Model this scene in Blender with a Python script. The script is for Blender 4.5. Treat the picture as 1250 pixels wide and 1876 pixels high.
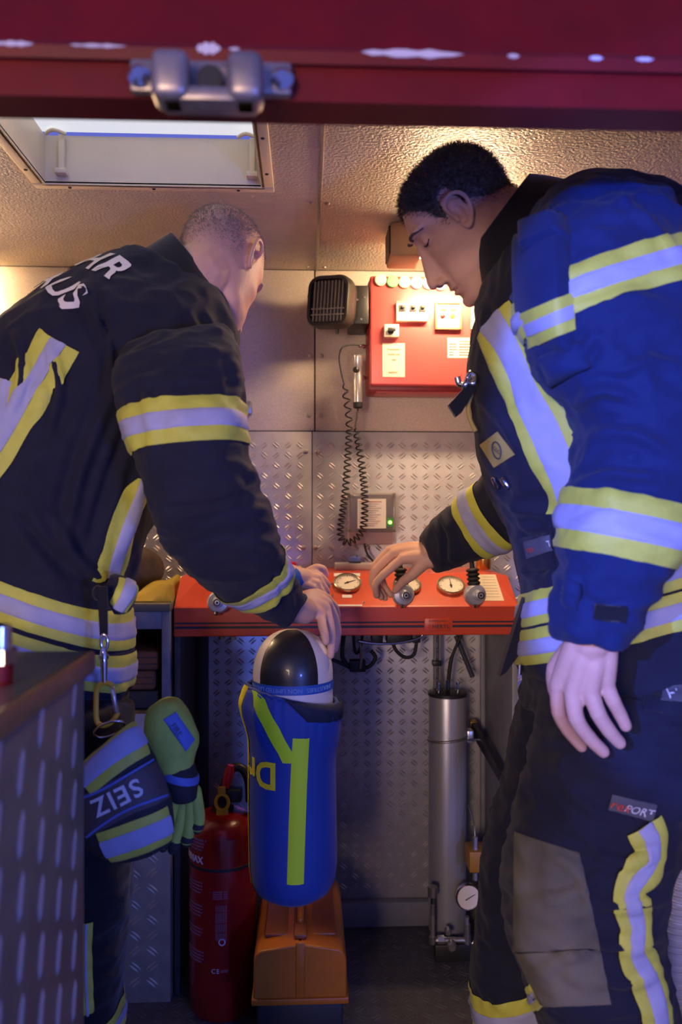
import bpy, bmesh, math, random
import numpy as np
from mathutils import Vector, Matrix, Quaternion
from mathutils.bvhtree import BVHTree

random.seed(7)
rng = np.random.default_rng(7)
scene = bpy.context.scene
for o in list(bpy.data.objects):
    bpy.data.objects.remove(o)

# ---------------------------------------------------------------- camera
FPX = 1481.0            # focal length in pixels of the 1250 x 1876 frame
CU, CV = 625.0, 938.0
EYE = Vector((0.0, 0.0, 1.20))
YAW = math.atan(65.0 / FPX)
FWD = Vector((math.sin(YAW), math.cos(YAW), 0))
RGT = Vector((math.cos(YAW), -math.sin(YAW), 0))
cam_data = bpy.data.cameras.new('camera')
cam = bpy.data.objects.new('camera', cam_data)
scene.collection.objects.link(cam)
cam.location = EYE
cam.rotation_euler = (math.pi / 2, 0, -YAW)
cam_data.sensor_fit = 'VERTICAL'
cam_data.sensor_height = 36.0
cam_data.lens = FPX * 36.0 / 1876.0
cam_data.clip_start = 0.02
cam_data.dof.use_dof = True
cam_data.dof.focus_distance = 1.72
cam_data.dof.aperture_fstop = 2.8
scene.camera = cam

# ---------------------------------------------------------------- world, lights, exposure
world = bpy.data.worlds.new('dusk')
scene.world = world
world.use_nodes = True
wbg = world.node_tree.nodes['Background']
wbg.inputs['Color'].default_value = (0.20, 0.24, 1.0, 1)
wbg.inputs['Strength'].default_value = 0.50

def lamp(name, kind, loc, energy, color, **kw):
    d = bpy.data.lights.new(name, kind)
    d.energy = energy
    d.color = color
    for k, v in kw.items():
        setattr(d, k, v)
    o = bpy.data.objects.new(name, d)
    o.location = loc
    scene.collection.objects.link(o)
    return o

def aim(o, target):
    o.rotation_euler = (Vector(target) - o.location).to_track_quat('-Z', 'Y').to_euler()

# rotating blue beacon of the next vehicle, its beam sweeping over the right-hand man
beacon = lamp('beacon_beam', 'SPOT', (-0.55, -0.25, 1.38), 190, (0.06, 0.17, 1.0), spot_size=math.radians(37), spot_blend=0.12, shadow_soft_size=0.02)
aim(beacon, (0.90, 1.15, 1.26))
# added blue fill, standing in for scattered beacon light
glow = lamp('beacon_fill', 'POINT', (1.1, -1.0, 0.85), 84, (0.12, 0.21, 1.0), shadow_soft_size=0.12)
# unseen warm fill added behind the camera for faces and hands
warm_fill = lamp('warm_fill_lamp', 'AREA', (-1.0, -2.0, 1.28), 58, (1.0, 0.70, 0.50), size=0.7)
aim(warm_fill, (0.2, 1.5, 1.45))

scene.view_settings.view_transform = 'Standard'
scene.view_settings.look = 'None'
scene.view_settings.gamma = 1.0
scene.view_settings.use_curve_mapping = False
scene.view_settings.exposure = 0.25

# ---------------------------------------------------------------- helpers
def P(u, v, d):
    """point at pixel (u, v) of the photograph at world depth y = d"""
    k = FWD + RGT * ((u - CU) / FPX) + Vector((0, 0, -(v - CV) / FPX))
    k = k * (d / k.y)
    return EYE + k

def X(u, d):
    return P(u, CV, d).x

def Z(v, d):
    return P(CU, v, d).z

def link(o):
    scene.collection.objects.link(o)
    return o

def tag(o, label=None, cat=None, group=None, kind=None):
    if label: o['label'] = label
    if cat: o['category'] = cat
    if group: o['group'] = group
    if kind: o['kind'] = kind
    return o

def empty(name, loc):
    o = bpy.data.objects.new(name, None)
    o.location = loc
    o.empty_display_size = 0.05
    return link(o)

def setparent(o, parent):
    if parent is None:
        return o
    o.parent = parent
    if parent.parent is None:
        o.matrix_parent_inverse = Matrix.Translation(-Vector(parent.location))
    return o

MATS = {}
def mat(name, color, rough=0.6, metal=0.0, bump=0.0, bscale=200.0, var=0.0, vscale=8.0, spec=0.5,
        sss=0.0, emit=None, estr=0.0, alpha=1.0, transmission=0.0, coat=0.0, sheen=0.0, stretch=None, detail=4.0, bdist=0.002):
    m = bpy.data.materials.new(name)
    m.use_nodes = True
    nt = m.node_tree
    b = nt.nodes['Principled BSDF']
    b.inputs['Base Color'].default_value = (*color, 1)
    b.inputs['Roughness'].default_value = rough
    b.inputs['Metallic'].default_value = metal
    b.inputs['Specular IOR Level'].default_value = spec
    b.inputs['Alpha'].default_value = alpha
    b.inputs['Transmission Weight'].default_value = transmission
    b.inputs['Coat Weight'].default_value = coat
    b.inputs['Sheen Weight'].default_value = sheen
    if sss:
        b.inputs['Subsurface Weight'].default_value = sss
        b.inputs['Subsurface Radius'].default_value = (0.012, 0.005, 0.003)
        b.inputs['Subsurface Scale'].default_value = 1.0
    if emit:
        b.inputs['Emission Color'].default_value = (*emit, 1)
        b.inputs['Emission Strength'].default_value = estr
    tc = nt.nodes.new('ShaderNodeTexCoord')
    vec = tc.outputs['Object']
    if stretch:
        mp = nt.nodes.new('ShaderNodeMapping')
        mp.inputs['Scale'].default_value = stretch
        nt.links.new(vec, mp.inputs['Vector'])
        vec = mp.outputs['Vector']
    if bump:
        n = nt.nodes.new('ShaderNodeTexNoise')
        n.inputs['Scale'].default_value = bscale
        n.inputs['Detail'].default_value = detail
        nt.links.new(vec, n.inputs['Vector'])
        bp = nt.nodes.new('ShaderNodeBump')
        bp.inputs['Strength'].default_value = bump
        bp.inputs['Distance'].default_value = bdist
        nt.links.new(n.outputs['Fac'], bp.inputs['Height'])
        nt.links.new(bp.outputs['Normal'], b.inputs['Normal'])
    if var:
        n2 = nt.nodes.new('ShaderNodeTexNoise')
        n2.inputs['Scale'].default_value = vscale
        n2.inputs['Detail'].default_value = 6
        nt.links.new(vec, n2.inputs['Vector'])
        mr = nt.nodes.new('ShaderNodeMapRange')
        mr.inputs['From Min'].default_value = 0.25
        mr.inputs['From Max'].default_value = 0.75
        mr.inputs['To Min'].default_value = 1 - var
        mr.inputs['To Max'].default_value = 1 + var
        nt.links.new(n2.outputs['Fac'], mr.inputs['Value'])
        mx = nt.nodes.new('ShaderNodeMix')
        mx.data_type = 'RGBA'
        mx.blend_type = 'MULTIPLY'
        mx.inputs['Factor'].default_value = 1
        mx.inputs['A'].default_value = (*color, 1)
        cb = nt.nodes.new('ShaderNodeCombineColor')
        for k in ('Red', 'Green', 'Blue'):
            nt.links.new(mr.outputs['Result'], cb.inputs[k])
        nt.links.new(cb.outputs['Color'], mx.inputs['B'])
        nt.links.new(mx.outputs['Result'], b.inputs['Base Color'])
    MATS[name] = m
    return m

class MB:
    """collects shapes (world coordinates) that become one mesh"""
    def __init__(self):
        self.v = []; self.f = []
    def add(self, vs, fs):
        o = len(self.v)
        self.v += [tuple(p) for p in vs]
        self.f += [tuple(i + o for i in f) for f in fs]
        return self
    def addbm(self, bm, M=None):
        bm.verts.ensure_lookup_table()
        vs = [(M @ v.co if M else v.co.copy()) for v in bm.verts]
        fs = [[v.index for v in f.verts] for f in bm.faces]
        bm.verts.index_update()
        fs = [[v.index for v in f.verts] for f in bm.faces]
        self.add(vs, fs); bm.free()
        return self
    def box(self, lo, hi, bev=0.0, M=None, seg=2):
        bm = bmesh.new()
        bmesh.ops.create_cube(bm, size=1)
        lo = Vector(lo); hi = Vector(hi)
        c = (lo + hi) / 2; s = hi - lo
        for v in bm.verts:
            v.co = Vector((v.co.x * s.x, v.co.y * s.y, v.co.z * s.z)) + c
        if bev:
            bmesh.ops.bevel(bm, geom=list(bm.edges), offset=bev, segments=seg, affect='EDGES', profile=0.5)
        return self.addbm(bm, M)
    def cyl(self, p0, p1, r0, r1=None, n=20, cap=True):
        if r1 is None: r1 = r0
        p0 = Vector(p0); p1 = Vector(p1)
        return self.lathe(p0, p1 - p0, [(r0, 0.0), (r1, (p1 - p0).length)], n, cap)
    def lathe(self, base, axis, prof, n=24, cap=True, squash=None):
        base = Vector(base); a = Vector(axis).normalized()
        q = a.to_track_quat('Z', 'Y')
        ex = q @ Vector((1, 0, 0)); ey = q @ Vector((0, 1, 0))
        vs = []; fs = []
        for r, h in prof:
            for i in range(n):
                t = 2 * math.pi * i / n
                vs.append(base + a * h + ex * (r * math.cos(t)) + ey * (r * math.sin(t)))
        m = len(prof)
        for j in range(m - 1):
            for i in range(n):
                i2 = (i + 1) % n
                fs.append((j * n + i, j * n + i2, (j + 1) * n + i2, (j + 1) * n + i))
        if cap:
            fs.append(tuple(range(n - 1, -1, -1)))
            fs.append(tuple((m - 1) * n + i for i in range(n)))
        return self.add(vs, fs)
    def tube(self, pts, r, n=8, closed=False, cap=True):
        pts = [Vector(p) for p in pts]
        m = len(pts)
        rs = r if isinstance(r, (list, tuple)) else [r] * m
        vs = []; fs = []
        prev = None
        for k, p in enumerate(pts):
            if closed:
                t = pts[(k + 1) % m] - pts[k - 1]
            else:
                t = pts[min(k + 1, m - 1)] - pts[max(k - 1, 0)]
            if t.length < 1e-9: t = Vector((0, 0, 1))
            t.normalize()
            if prev is None:
                up = Vector((0, 0, 1)) if abs(t.z) < 0.9 else Vector((1, 0, 0))
                ex = t.cross(up).normalized()
            else:
                ex = (prev - t * prev.dot(t))
                ex = ex.normalized() if ex.length > 1e-6 else t.orthogonal().normalized()
            prev = ex
            ey = t.cross(ex)
            for i in range(n):
                a = 2 * math.pi * i / n
                vs.append(p + ex * (rs[k] * math.cos(a)) + ey * (rs[k] * math.sin(a)))
        for j in range(m if closed else m - 1):
            j2 = (j + 1) % m
            for i in range(n):
                i2 = (i + 1) % n
                fs.append((j * n + i, j * n + i2, j2 * n + i2, j2 * n + i))
        if cap and not closed:
            fs.append(tuple(range(n - 1, -1, -1)))
            fs.append(tuple((m - 1) * n + i for i in range(n)))
        return self.add(vs, fs)
    def ball(self, c, r, n=16, m=10, M=None):
        c = Vector(c)
        rr = r if isinstance(r, (tuple, list, Vector)) else (r, r, r)
        bm = bmesh.new()
        bmesh.ops.create_uvsphere(bm, u_segments=n, v_segments=m, radius=1)
        for v in bm.verts:
            p = Vector((v.co.x * rr[0], v.co.y * rr[1], v.co.z * rr[2]))
            if M is not None: p = M @ p
            v.co = p + c
        return self.addbm(bm)
    def prism(self, poly, d, off=None):
        """poly: world points of one face; extruded by vector d"""
        poly = [Vector(p) for p in poly]; d = Vector(d)
        n = len(poly)
        vs = poly + [p + d for p in poly]
        fs = [tuple(range(n)), tuple(range(2 * n - 1, n - 1, -1))]
        for i in range(n):
            fs.append((i, i + n, (i + 1) % n + n, (i + 1) % n))
        return self.add(vs, fs)
    def mesh(self, name, smooth=None):
        me = bpy.data.meshes.new(name)
        me.from_pydata(self.v, [], self.f)
        bm = bmesh.new(); bm.from_mesh(me)
        bmesh.ops.recalc_face_normals(bm, faces=list(bm.faces))
        bm.to_mesh(me); bm.free()
        if smooth is not None:
            shade(me, smooth)
        return me
    def build(self, name, m, parent=None, smooth=35):
        o = bpy.data.objects.new(name, self.mesh(name, smooth))
        o.data.materials.append(MATS[m] if isinstance(m, str) else m)
        link(o)
        return setparent(o, parent)

def shade(me, deg):
    n = len(me.polygons)
    me.polygons.foreach_set('use_smooth', [True] * n)
    if deg < 180:
        bm = bmesh.new(); bm.from_mesh(me)
        lim = math.radians(deg)
        for e in bm.edges:
            if len(e.link_faces) == 2 and e.calc_face_angle(0) > lim:
                e.smooth = False
        bm.to_mesh(me); bm.free()

def like(name, me, loc, parent, m=None):
    """another piece that shares the mesh data of its alike (mesh modelled at the origin)"""
    o = bpy.data.objects.new(name, me)
    link(o)
    setparent(o, parent)
    o.location = loc
    return o

def catmull(pts, sub):
    pts = [Vector(p) for p in pts]
    out = []
    n = len(pts)
    for i in range(n - 1):
        p0 = pts[max(i - 1, 0)]; p1 = pts[i]; p2 = pts[i + 1]; p3 = pts[min(i + 2, n - 1)]
        for k in range(sub):
            t = k / sub
            out.append(0.5 * ((2 * p1) + (p2 - p0) * t + (2 * p0 - 5 * p1 + 4 * p2 - p3) * t * t + (3 * p1 - p0 - 3 * p2 + p3) * t ** 3))
    out.append(pts[-1])
    return out

def text_mesh(txt, size, M, ext=0.0006, shear=0.0, bold=0.0, align='CENTER', spacing=1.0):
    cu = bpy.data.curves.new('lettering', 'FONT')
    cu.body = txt; cu.size = size; cu.extrude = ext; cu.align_x = align; cu.align_y = 'CENTER'
    cu.shear = shear; cu.offset = bold; cu.space_character = spacing
    cu.resolution_u = 3
    o = bpy.data.objects.new('lettering', cu); link(o)
    dg = bpy.context.evaluated_depsgraph_get()
    me = bpy.data.meshes.new_from_object(o.evaluated_get(dg))
    bpy.data.objects.remove(o); bpy.data.curves.remove(cu)
    me.materials.clear()
    if M is not None: me.transform(M)
    return me

def text(txt, size, M, m, parent, name='lettering', **kw):
    me = text_mesh(txt, size, M, **kw)
    o = bpy.data.objects.new(name, me)
    me.materials.append(MATS[m])
    link(o)
    return setparent(o, parent)

def frame(o, x, y):
    """matrix with given origin, x axis, y axis (z = x cross y)"""
    x = Vector(x).normalized(); y = Vector(y); y = (y - x * y.dot(x)).normalized(); z = x.cross(y)
    M = Matrix((x, y, z)).transposed().to_4x4()
    M.translation = Vector(o)
    return M

D = 2.36           # depth of the back wall
ZC = Z(495, D)     # ceiling height
# ---------------------------------------------------------------- materials
mat('wall_tan', (0.58, 0.50, 0.42), rough=0.55, metal=0.0, bump=0.35, bscale=420, var=0.22, vscale=320, bdist=0.001)
mat('tread_plate', (0.50, 0.48, 0.50), rough=0.42, metal=0.55, var=0.10, vscale=30, bump=0.05, bscale=500)
mat('tread_bar', (0.58, 0.56, 0.58), rough=0.36, metal=0.6)
mat('ceiling_grp', (0.60, 0.52, 0.42), rough=0.48, bump=1.0, bscale=150, bdist=0.004, detail=2.0, var=0.06, vscale=20)
mat('hatch_cream', (0.80, 0.68, 0.48), rough=0.42, var=0.05, vscale=10)
mat('dome_white_glow', (0.80, 0.80, 0.78), rough=0.45, emit=(0.62, 0.66, 0.72), estr=0.75)  # added glow stands in for sky light through the dome and brightens the well
mat('steel_dull', (0.42, 0.40, 0.38), rough=0.38, metal=0.9, var=0.15, vscale=60)
mat('latch_steel', (0.30, 0.26, 0.24), rough=0.42, metal=0.75, var=0.25, vscale=40)
mat('chrome', (0.62, 0.62, 0.65), rough=0.16, metal=1.0)
mat('rivet_metal', (0.50, 0.44, 0.38), rough=0.4, metal=0.7)
mat('floor_dark', (0.07, 0.07, 0.085), rough=0.55, bump=0.3, bscale=120, var=0.25, vscale=15)
mat('floor_bar', (0.085, 0.085, 0.10), rough=0.45, metal=0.2)
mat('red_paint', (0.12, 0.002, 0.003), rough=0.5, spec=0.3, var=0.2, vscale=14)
mat('bare_chip', (0.55, 0.52, 0.58), rough=0.5)
mat('seam_dark', (0.03, 0.028, 0.025), rough=0.7)
mat('black_plastic', (0.018, 0.018, 0.020), rough=0.42)
mat('black_rubber', (0.012, 0.012, 0.013), rough=0.6)
mat('grey_paint', (0.20, 0.20, 0.24), rough=0.5, var=0.12, vscale=30)
mat('dark_blue_grey', (0.035, 0.038, 0.055), rough=0.5)
mat('wood_brown', (0.16, 0.075, 0.032), rough=0.4, bump=0.2, bscale=60, var=0.35, vscale=25, stretch=(6, 1, 6))
mat('ply_dark', (0.045, 0.036, 0.038), rough=0.6, bump=0.5, bscale=60, var=0.35, vscale=30, stretch=(8, 8, 0.5))

XL, XR, YF = -1.30, 1.02, 0.86

def tread(name, parent, o, ex, ey, w, h, m, step=(0.052, 0.040), L=0.026, W=0.0062, H=0.0016, single=False, ang=40):
    """raised bars of a checker plate: one relief mesh, two bars a lug, alternating slant"""
    o = Vector(o); ex = Vector(ex).normalized(); ey = Vector(ey).normalized(); n = ex.cross(ey)
    mb = MB()
    nj = int(h / step[1]); ni = int(w / step[0])
    for j in range(nj):
        for i in range(ni):
            cx = (i + 0.5) * step[0]; cy = (j + 0.5 + (0.5 * (i % 2) if single else 0)) * step[1]
            a = math.radians(ang if (i + j) % 2 else -ang)
            if single: a = math.radians(ang)
            dx = ex * math.cos(a) + ey * math.sin(a)
            dy = -ex * math.sin(a) + ey * math.cos(a)
            for s in ((0,) if single else (-1, 1)):
                c = o + ex * cx + ey * cy + dy * (s * W * 0.75)
                base = [c - dx * L / 2, c - dx * L * 0.2 - dy * W / 2, c + dx * L * 0.2 - dy * W / 2, c + dx * L / 2, c + dx * L * 0.2 + dy * W / 2, c - dx * L * 0.2 + dy * W / 2]
                top = [c - dx * L * 0.32 + n * H, c + dx * L * 0.32 + n * H]
                b0 = len(mb.v)
                mb.v += [tuple(p) for p in base + top]
                for f in ((0, 1, 6), (1, 2, 7, 6), (2, 3, 7), (3, 4, 7), (4, 5, 6, 7), (5, 0, 6)):
                    mb.f.append(tuple(b0 + k for k in f))
    ob = mb.build(name, m, parent, smooth=None)
    ob['kind'] = 'stuff'
    return ob

# ---------------------------------------------------------------- floor
fl = MB().box((XL, YF - 0.3, -0.04), (XR, D + 0.04, 0.0)).build('floor', 'floor_dark')
tag(fl, 'dark checker plate floor of the vehicle compartment', 'floor', kind='structure')
tread('floor_lugs', fl, (-0.85, 1.15, 0.0), (1, 0, 0), (0, 1, 0), 1.75, D - 1.18, 'floor_bar', step=(0.040, 0.034), L=0.03)

# ---------------------------------------------------------------- back wall
ZT = Z(790, D)
wb = MB().box((XL, D + 0.004, -0.04), (XR, D + 0.04, ZC + 0.03)).build('wall_back', 'seam_dark')
tag(wb, 'back wall of tan upper panels over silver checker plate', 'wall', kind='structure')
xs = X(577, D); xs2 = X(572, D)
g = 0.0022
MB().box((XL, D, ZT + 0.001), (xs - g, D + 0.004, ZC - 0.002), 0.0008).build('wall_panel', 'wall_tan', wb)
MB().box((xs + g, D, ZT + 0.001), (XR, D + 0.004, ZC - 0.002), 0.0008).build('wall_panel', 'wall_tan', wb)
for a, b in ((XL, xs2 - 0.0012), (xs2 + 0.0012, XR)):
    tp = MB().box((a, D - 0.002, 0.0), (b, D + 0.004, ZT - 0.002), 0.0008).build('checker_plate', 'tread_plate', wb)
    tread('lugs', tp, (max(a, -0.9) + 0.004, D - 0.002, 0.09), (1, 0, 0), (0, 0, 1), min(b, 0.95) - max(a, -0.9), ZT - 0.10, 'tread_bar', step=(0.0345, 0.0300), L=0.0235, W=0.0050, H=0.0020)
rv = MB().lathe((0, 0, 0), (0, -1, 0), [(0.0068, 0), (0.0066, 0.0015), (0.005, 0.0034), (0.0022, 0.0044)], 12).mesh('rivet', 40)
rv.materials.append(MATS['rivet_metal'])
for u, v in ((569, 652), (589, 652), (567, 761), (588, 761), (568, 543), (590, 548), (164, 487), (330, 760), (150, 650)):
    p = P(u, v, D); like('rivet', rv, (p.x, D, p.z), wb)
for u, v in ((561, 827), (582, 828), (557, 1003), (578, 1003), (561, 1300), (582, 1300)):
    p = P(u, v, D); like('rivet', rv, (p.x, D - 0.002, p.z), wb)
bb = MB().box((-0.36, D - 0.034, 0.0), (0.46, D - 0.004, 0.072), 0.006).build('baseboard_back', 'grey_paint')
tag(bb, 'grey sill along the foot of the back wall', 'baseboard', kind='structure')

# ---------------------------------------------------------------- side walls
wl = MB().box((XL - 0.03, YF, -0.04), (XL, D, ZC + 0.03)).build('wall_left', 'wall_tan')
tag(wl, 'tan left side wall of the compartment', 'wall', kind='structure')
wr = MB().box((XR, YF, -0.04), (XR + 0.03, D, ZC + 0.03)).build('wall_right', 'wood_brown')
tag(wr, 'dark brown right side wall of the compartment', 'wall', kind='structure')

# ---------------------------------------------------------------- ceiling with the opening of the roof hatch
dH1 = (ZC - 1.2) * FPX / (938 - 348) ; dH0 = dH1 - 0.50
hx0, hx1 = X(66, dH1), X(503, dH1)
ix0, ix1, iy0, iy1 = hx0 + 0.028, hx1 - 0.028, dH0 + 0.028, dH1 - 0.028
xsC = X(580, D)
cl = MB()
cl.box((XL, YF, ZC), (ix0 - 0.012, D, ZC + 0.02))
cl.box((ix1 + 0.012, YF, ZC), (XR, D, ZC + 0.02))
cl.box((ix0 - 0.012, YF, ZC), (ix1 + 0.012, iy0 - 0.012, ZC + 0.02))
cl.box((ix0 - 0.012, iy1 + 0.012, ZC), (ix1 + 0.012, D, ZC + 0.02))
cl = cl.build('ceiling', 'ceiling_grp', smooth=None)
tag(cl, 'stippled beige plastic ceiling of the compartment', 'ceiling', kind='structure')
MB().box((xsC - 0.004, YF, ZC - 0.0035), (xsC + 0.004, D, ZC), 0.001).build('seam_strip', 'steel_dull', cl)
cb = MB().lathe((0, 0, 0), (0, 0, -1), [(0.0065, 0), (0.006, 0.003), (0.003, 0.005)], 12).mesh('bolt', 40)
cb.materials.append(MATS['rivet_metal'])
for v in (222, 373, 490):
    d = (ZC - 1.2) * FPX / (938 - v)
    for du in (-18, 12):
        x = xsC + (du + 2) / (FPX / d)
        like('bolt', cb, (x, d - 0.004, ZC), cl)
for u in (164, 470, 1000):
    like('bolt', cb, (X(u, D - 0.02), D - 0.02, ZC), cl)

# ---------------------------------------------------------------- roof hatch
hz = ZC + 0.095
w1 = empty('window_1', ((hx0 + hx1) / 2, (dH0 + dH1) / 2, ZC))
tag(w1, 'cream framed roof hatch with white dome in the ceiling', 'hatch', kind='structure')
fr = MB()
zf = ZC - 0.009
for a, b in (((hx0, dH0), (hx1, iy0)), ((hx0, iy1), (hx1, dH1)), ((hx0, iy0), (ix0, iy1)), ((ix1, iy0), (hx1, iy1))):
    fr.box((a[0], a[1], zf), (b[0], b[1], ZC), 0.003)
fr = fr.build('flange', 'hatch_cream', w1)
t = 0.008
for a, b in (((ix0 - t, iy0 - t), (ix1 + t, iy0)), ((ix0 - t, iy1), (ix1 + t, iy1 + t)), ((ix0 - t, iy0), (ix0, iy1)), ((ix1, iy0), (ix1 + t, iy1))):
    MB().box((a[0], a[1], zf), (b[0], b[1], hz)).build('well_side', 'hatch_cream', w1)
for sx in (ix0 + 0.038, ix1 - 0.018):
    s = MB()
    s.box((sx - 0.006, iy1 - 0.016, ZC + 0.012), (sx + 0.006, iy1 - 0.002, hz - 0.004), 0.002)
    s.box((sx - 0.012, iy1 - 0.024, ZC + 0.006), (sx + 0.012, iy1 - 0.001, ZC + 0.018), 0.003)
    s.tube(catmull([(sx - 0.03, iy1 - 0.02, hz - 0.006), (sx - 0.012, iy1 - 0.03, hz - 0.002), (sx + 0.012, iy1 - 0.02, hz - 0.006)], 4), 0.004)
    s.build('lift_strut', 'hatch_cream', w1)
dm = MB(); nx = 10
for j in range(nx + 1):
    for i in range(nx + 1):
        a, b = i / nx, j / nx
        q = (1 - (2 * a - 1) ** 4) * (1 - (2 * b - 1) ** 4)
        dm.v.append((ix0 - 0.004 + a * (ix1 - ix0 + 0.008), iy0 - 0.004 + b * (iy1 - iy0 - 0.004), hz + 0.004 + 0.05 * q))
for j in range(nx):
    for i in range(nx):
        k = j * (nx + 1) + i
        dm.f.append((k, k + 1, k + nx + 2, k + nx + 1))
dm.build('dome', 'dome_white_glow', w1, smooth=180)
sc_ = MB().lathe((0, 0, 0), (0, 0, -1), [(0.004, 0), (0.0035, 0.0015)], 10).mesh('screw', 40)
sc_.materials.append(MATS['seam_dark'])
for u in (128, 282, 437):
    x = X(u, dH1 - 0.012); like('screw', sc_, (x, dH1 - 0.012, zf), w1)
for y in (dH1 - 0.1, dH1 - 0.26):
    like('screw', sc_, (hx1 - 0.012, y, zf), w1); like('screw', sc_, (hx0 + 0.012, y, zf), w1)

# ---------------------------------------------------------------- red door header with latch keep
hd = empty('trim_1', (0, 0.84, Z(190, 0.82)))
tag(hd, 'red painted header beam over the compartment opening', 'beam', kind='structure')
def xprof(mb, prof, x0, x1):
    n = len(prof)
    vs = [(x0, y, z) for y, z in prof] + [(x1, y, z) for y, z in prof]
    fs = [tuple(range(n)), tuple(range(2 * n - 1, n - 1, -1))] + [(i, (i + 1) % n, (i + 1) % n + n, i + n) for i in range(n)]
    return mb.add(vs, fs)
zh = Z(188, 0.82)
zl = zh + (188 - 112) / FPX * 0.82
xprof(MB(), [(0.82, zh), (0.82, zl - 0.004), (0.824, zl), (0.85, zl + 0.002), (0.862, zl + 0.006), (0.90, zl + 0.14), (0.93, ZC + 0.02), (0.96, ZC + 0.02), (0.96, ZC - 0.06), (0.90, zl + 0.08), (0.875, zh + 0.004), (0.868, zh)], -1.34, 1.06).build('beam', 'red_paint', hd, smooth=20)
xprof(MB(), [(0.812, zl - 0.008), (0.810, zl + 0.004), (0.816, zl + 0.012), (0.846, zl + 0.016), (0.85, zl + 0.006), (0.824, zl - 0.004)], -1.34, 1.06).build('drip_rail', 'red_paint', hd, smooth=20)
for (u0, u1, v0, v1) in ((-8, 62, 84, 104), (128, 232, 90, 104), (662, 850, 100, 130), (930, 952, 118, 136), (1080, 1105, 120, 138), (1165, 1198, 124, 140), (360, 405, 75, 118), (420, 440, 98, 112)):
    c = MB()
    n = 9; top = []; bot = []
    for i in range(n + 1):
        u = u0 + (u1 - u0) * i / n
        e = math.sin(math.pi * i / n) ** 0.4
        m_ = (v0 + v1) / 2 + 3 * math.sin(i * 1.7)
        h = (v1 - v0) / 2 * e * (0.5 + 0.15 * math.sin(i * 2.3))
        x = X(u, 0.81)
        zz = zl + 0.004 + ((v0 + v1) / 2 - 112) / 76 * -0.0
        top.append((x, 0.8105, zz + h / FPX * 0.8)); bot.append((x, 0.8092, zz - h / FPX * 0.8))
    c.prism(top + bot[::-1], (0, 0.0015, 0))
    c.build('paint_chip', 'bare_chip', hd, smooth=None)
ltc = MB()
ltc.box((X(238, 0.81), 0.806, Z(178, 0.81)), (X(535, 0.81), 0.82, Z(118, 0.81)), 0.004)
lt = ltc.build('latch_plate', 'latch_steel', hd)
c = MB()
za, zb = Z(205, 0.79), Z(116, 0.79)
for u0, u1 in ((282, 352), (418, 484)):
    c.box((X(u0, 0.79), 0.765, za), (X(u1, 0.79), 0.806, zb), 0.010, seg=3)
c.box((X(300, 0.79), 0.772, za), (X(470, 0.79), 0.806, za + 0.014), 0.003)
c.box((X(340, 0.79), 0.796, za + 0.010), (X(425, 0.79), 0.806, zb - 0.004))
c.build('latch_keep', 'latch_steel', lt)
MB().cyl((X(385, 0.79), 0.788, Z(150, 0.79)), (X(385, 0.79), 0.797, Z(150, 0.79)), 0.013, n=20).build('latch_hole', 'black_rubber', lt)
for u in (256, 518):
    MB().lathe((X(u, 0.806), 0.806, Z(150, 0.806)), (0, -1, 0), [(0.011, 0), (0.011, 0.004), (0.006, 0.009)], 14).build('screw_head', 'chrome', lt)

# ---------------------------------------------------------------- ceiling lamps
mat('lamp_housing', (0.50, 0.34, 0.19), rough=0.5, var=0.1)
mat('lamp_end', (0.06, 0.05, 0.04), rough=0.6)
mat('tube_glow', (1, 0.9, 0.7), emit=(1.0, 0.70, 0.40), estr=195.0)
mat('tube_glow_strong', (1, 0.9, 0.7), emit=(1.0, 0.70, 0.40), estr=240.0)
def ceiling_lamp(x0, x1, label, yb, tm='tube_glow'):
    r = empty('ceiling_lamp', ((x0 + x1) / 2, yb - 0.055, ZC - 0.07))
    tag(r, label, 'lamp', 'warm tube lamps under the ceiling')
    z0, z1 = ZC - 0.085, ZC - 0.003
    y0, y1 = yb - 0.11, yb
    MB().box((x0 + 0.012, y0, z1 - 0.030), (x1 - 0.012, y1, z1), 0.004).build('housing', 'lamp_housing', r)
    for xa, xb in ((x0, x0 + 0.075), (x1 - 0.075, x1)):
        MB().box((xa, y0 - 0.002, z0), (xb, y1 + 0.002, z1 - 0.002), 0.005).build('end_cap', 'lamp_housing', r)
    for xa in (x0, x1 + 0.004):
        MB().box((xa - 0.004, y0 + 0.012, z0 + 0.008), (xa, y1 - 0.012, z1 - 0.006), 0.0).build('end_plate', 'lamp_end', r)
    MB().cyl((x0 + 0.07, (y0 + y1) / 2, z0 + 0.030), (x1 - 0.07, (y0 + y1) / 2, z0 + 0.030), 0.019, n=16).build('tube', tm, r)
    return r
ceiling_lamp(X(716, 1.96), X(716, 1.96) + 0.36, 'warm tube lamp under the ceiling behind the dark-haired man', 2.06)
ceiling_lamp(-1.24, -0.865, 'warm tube lamp on the ceiling behind the grey-haired man', D - 0.075, 'tube_glow_strong')
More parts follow.
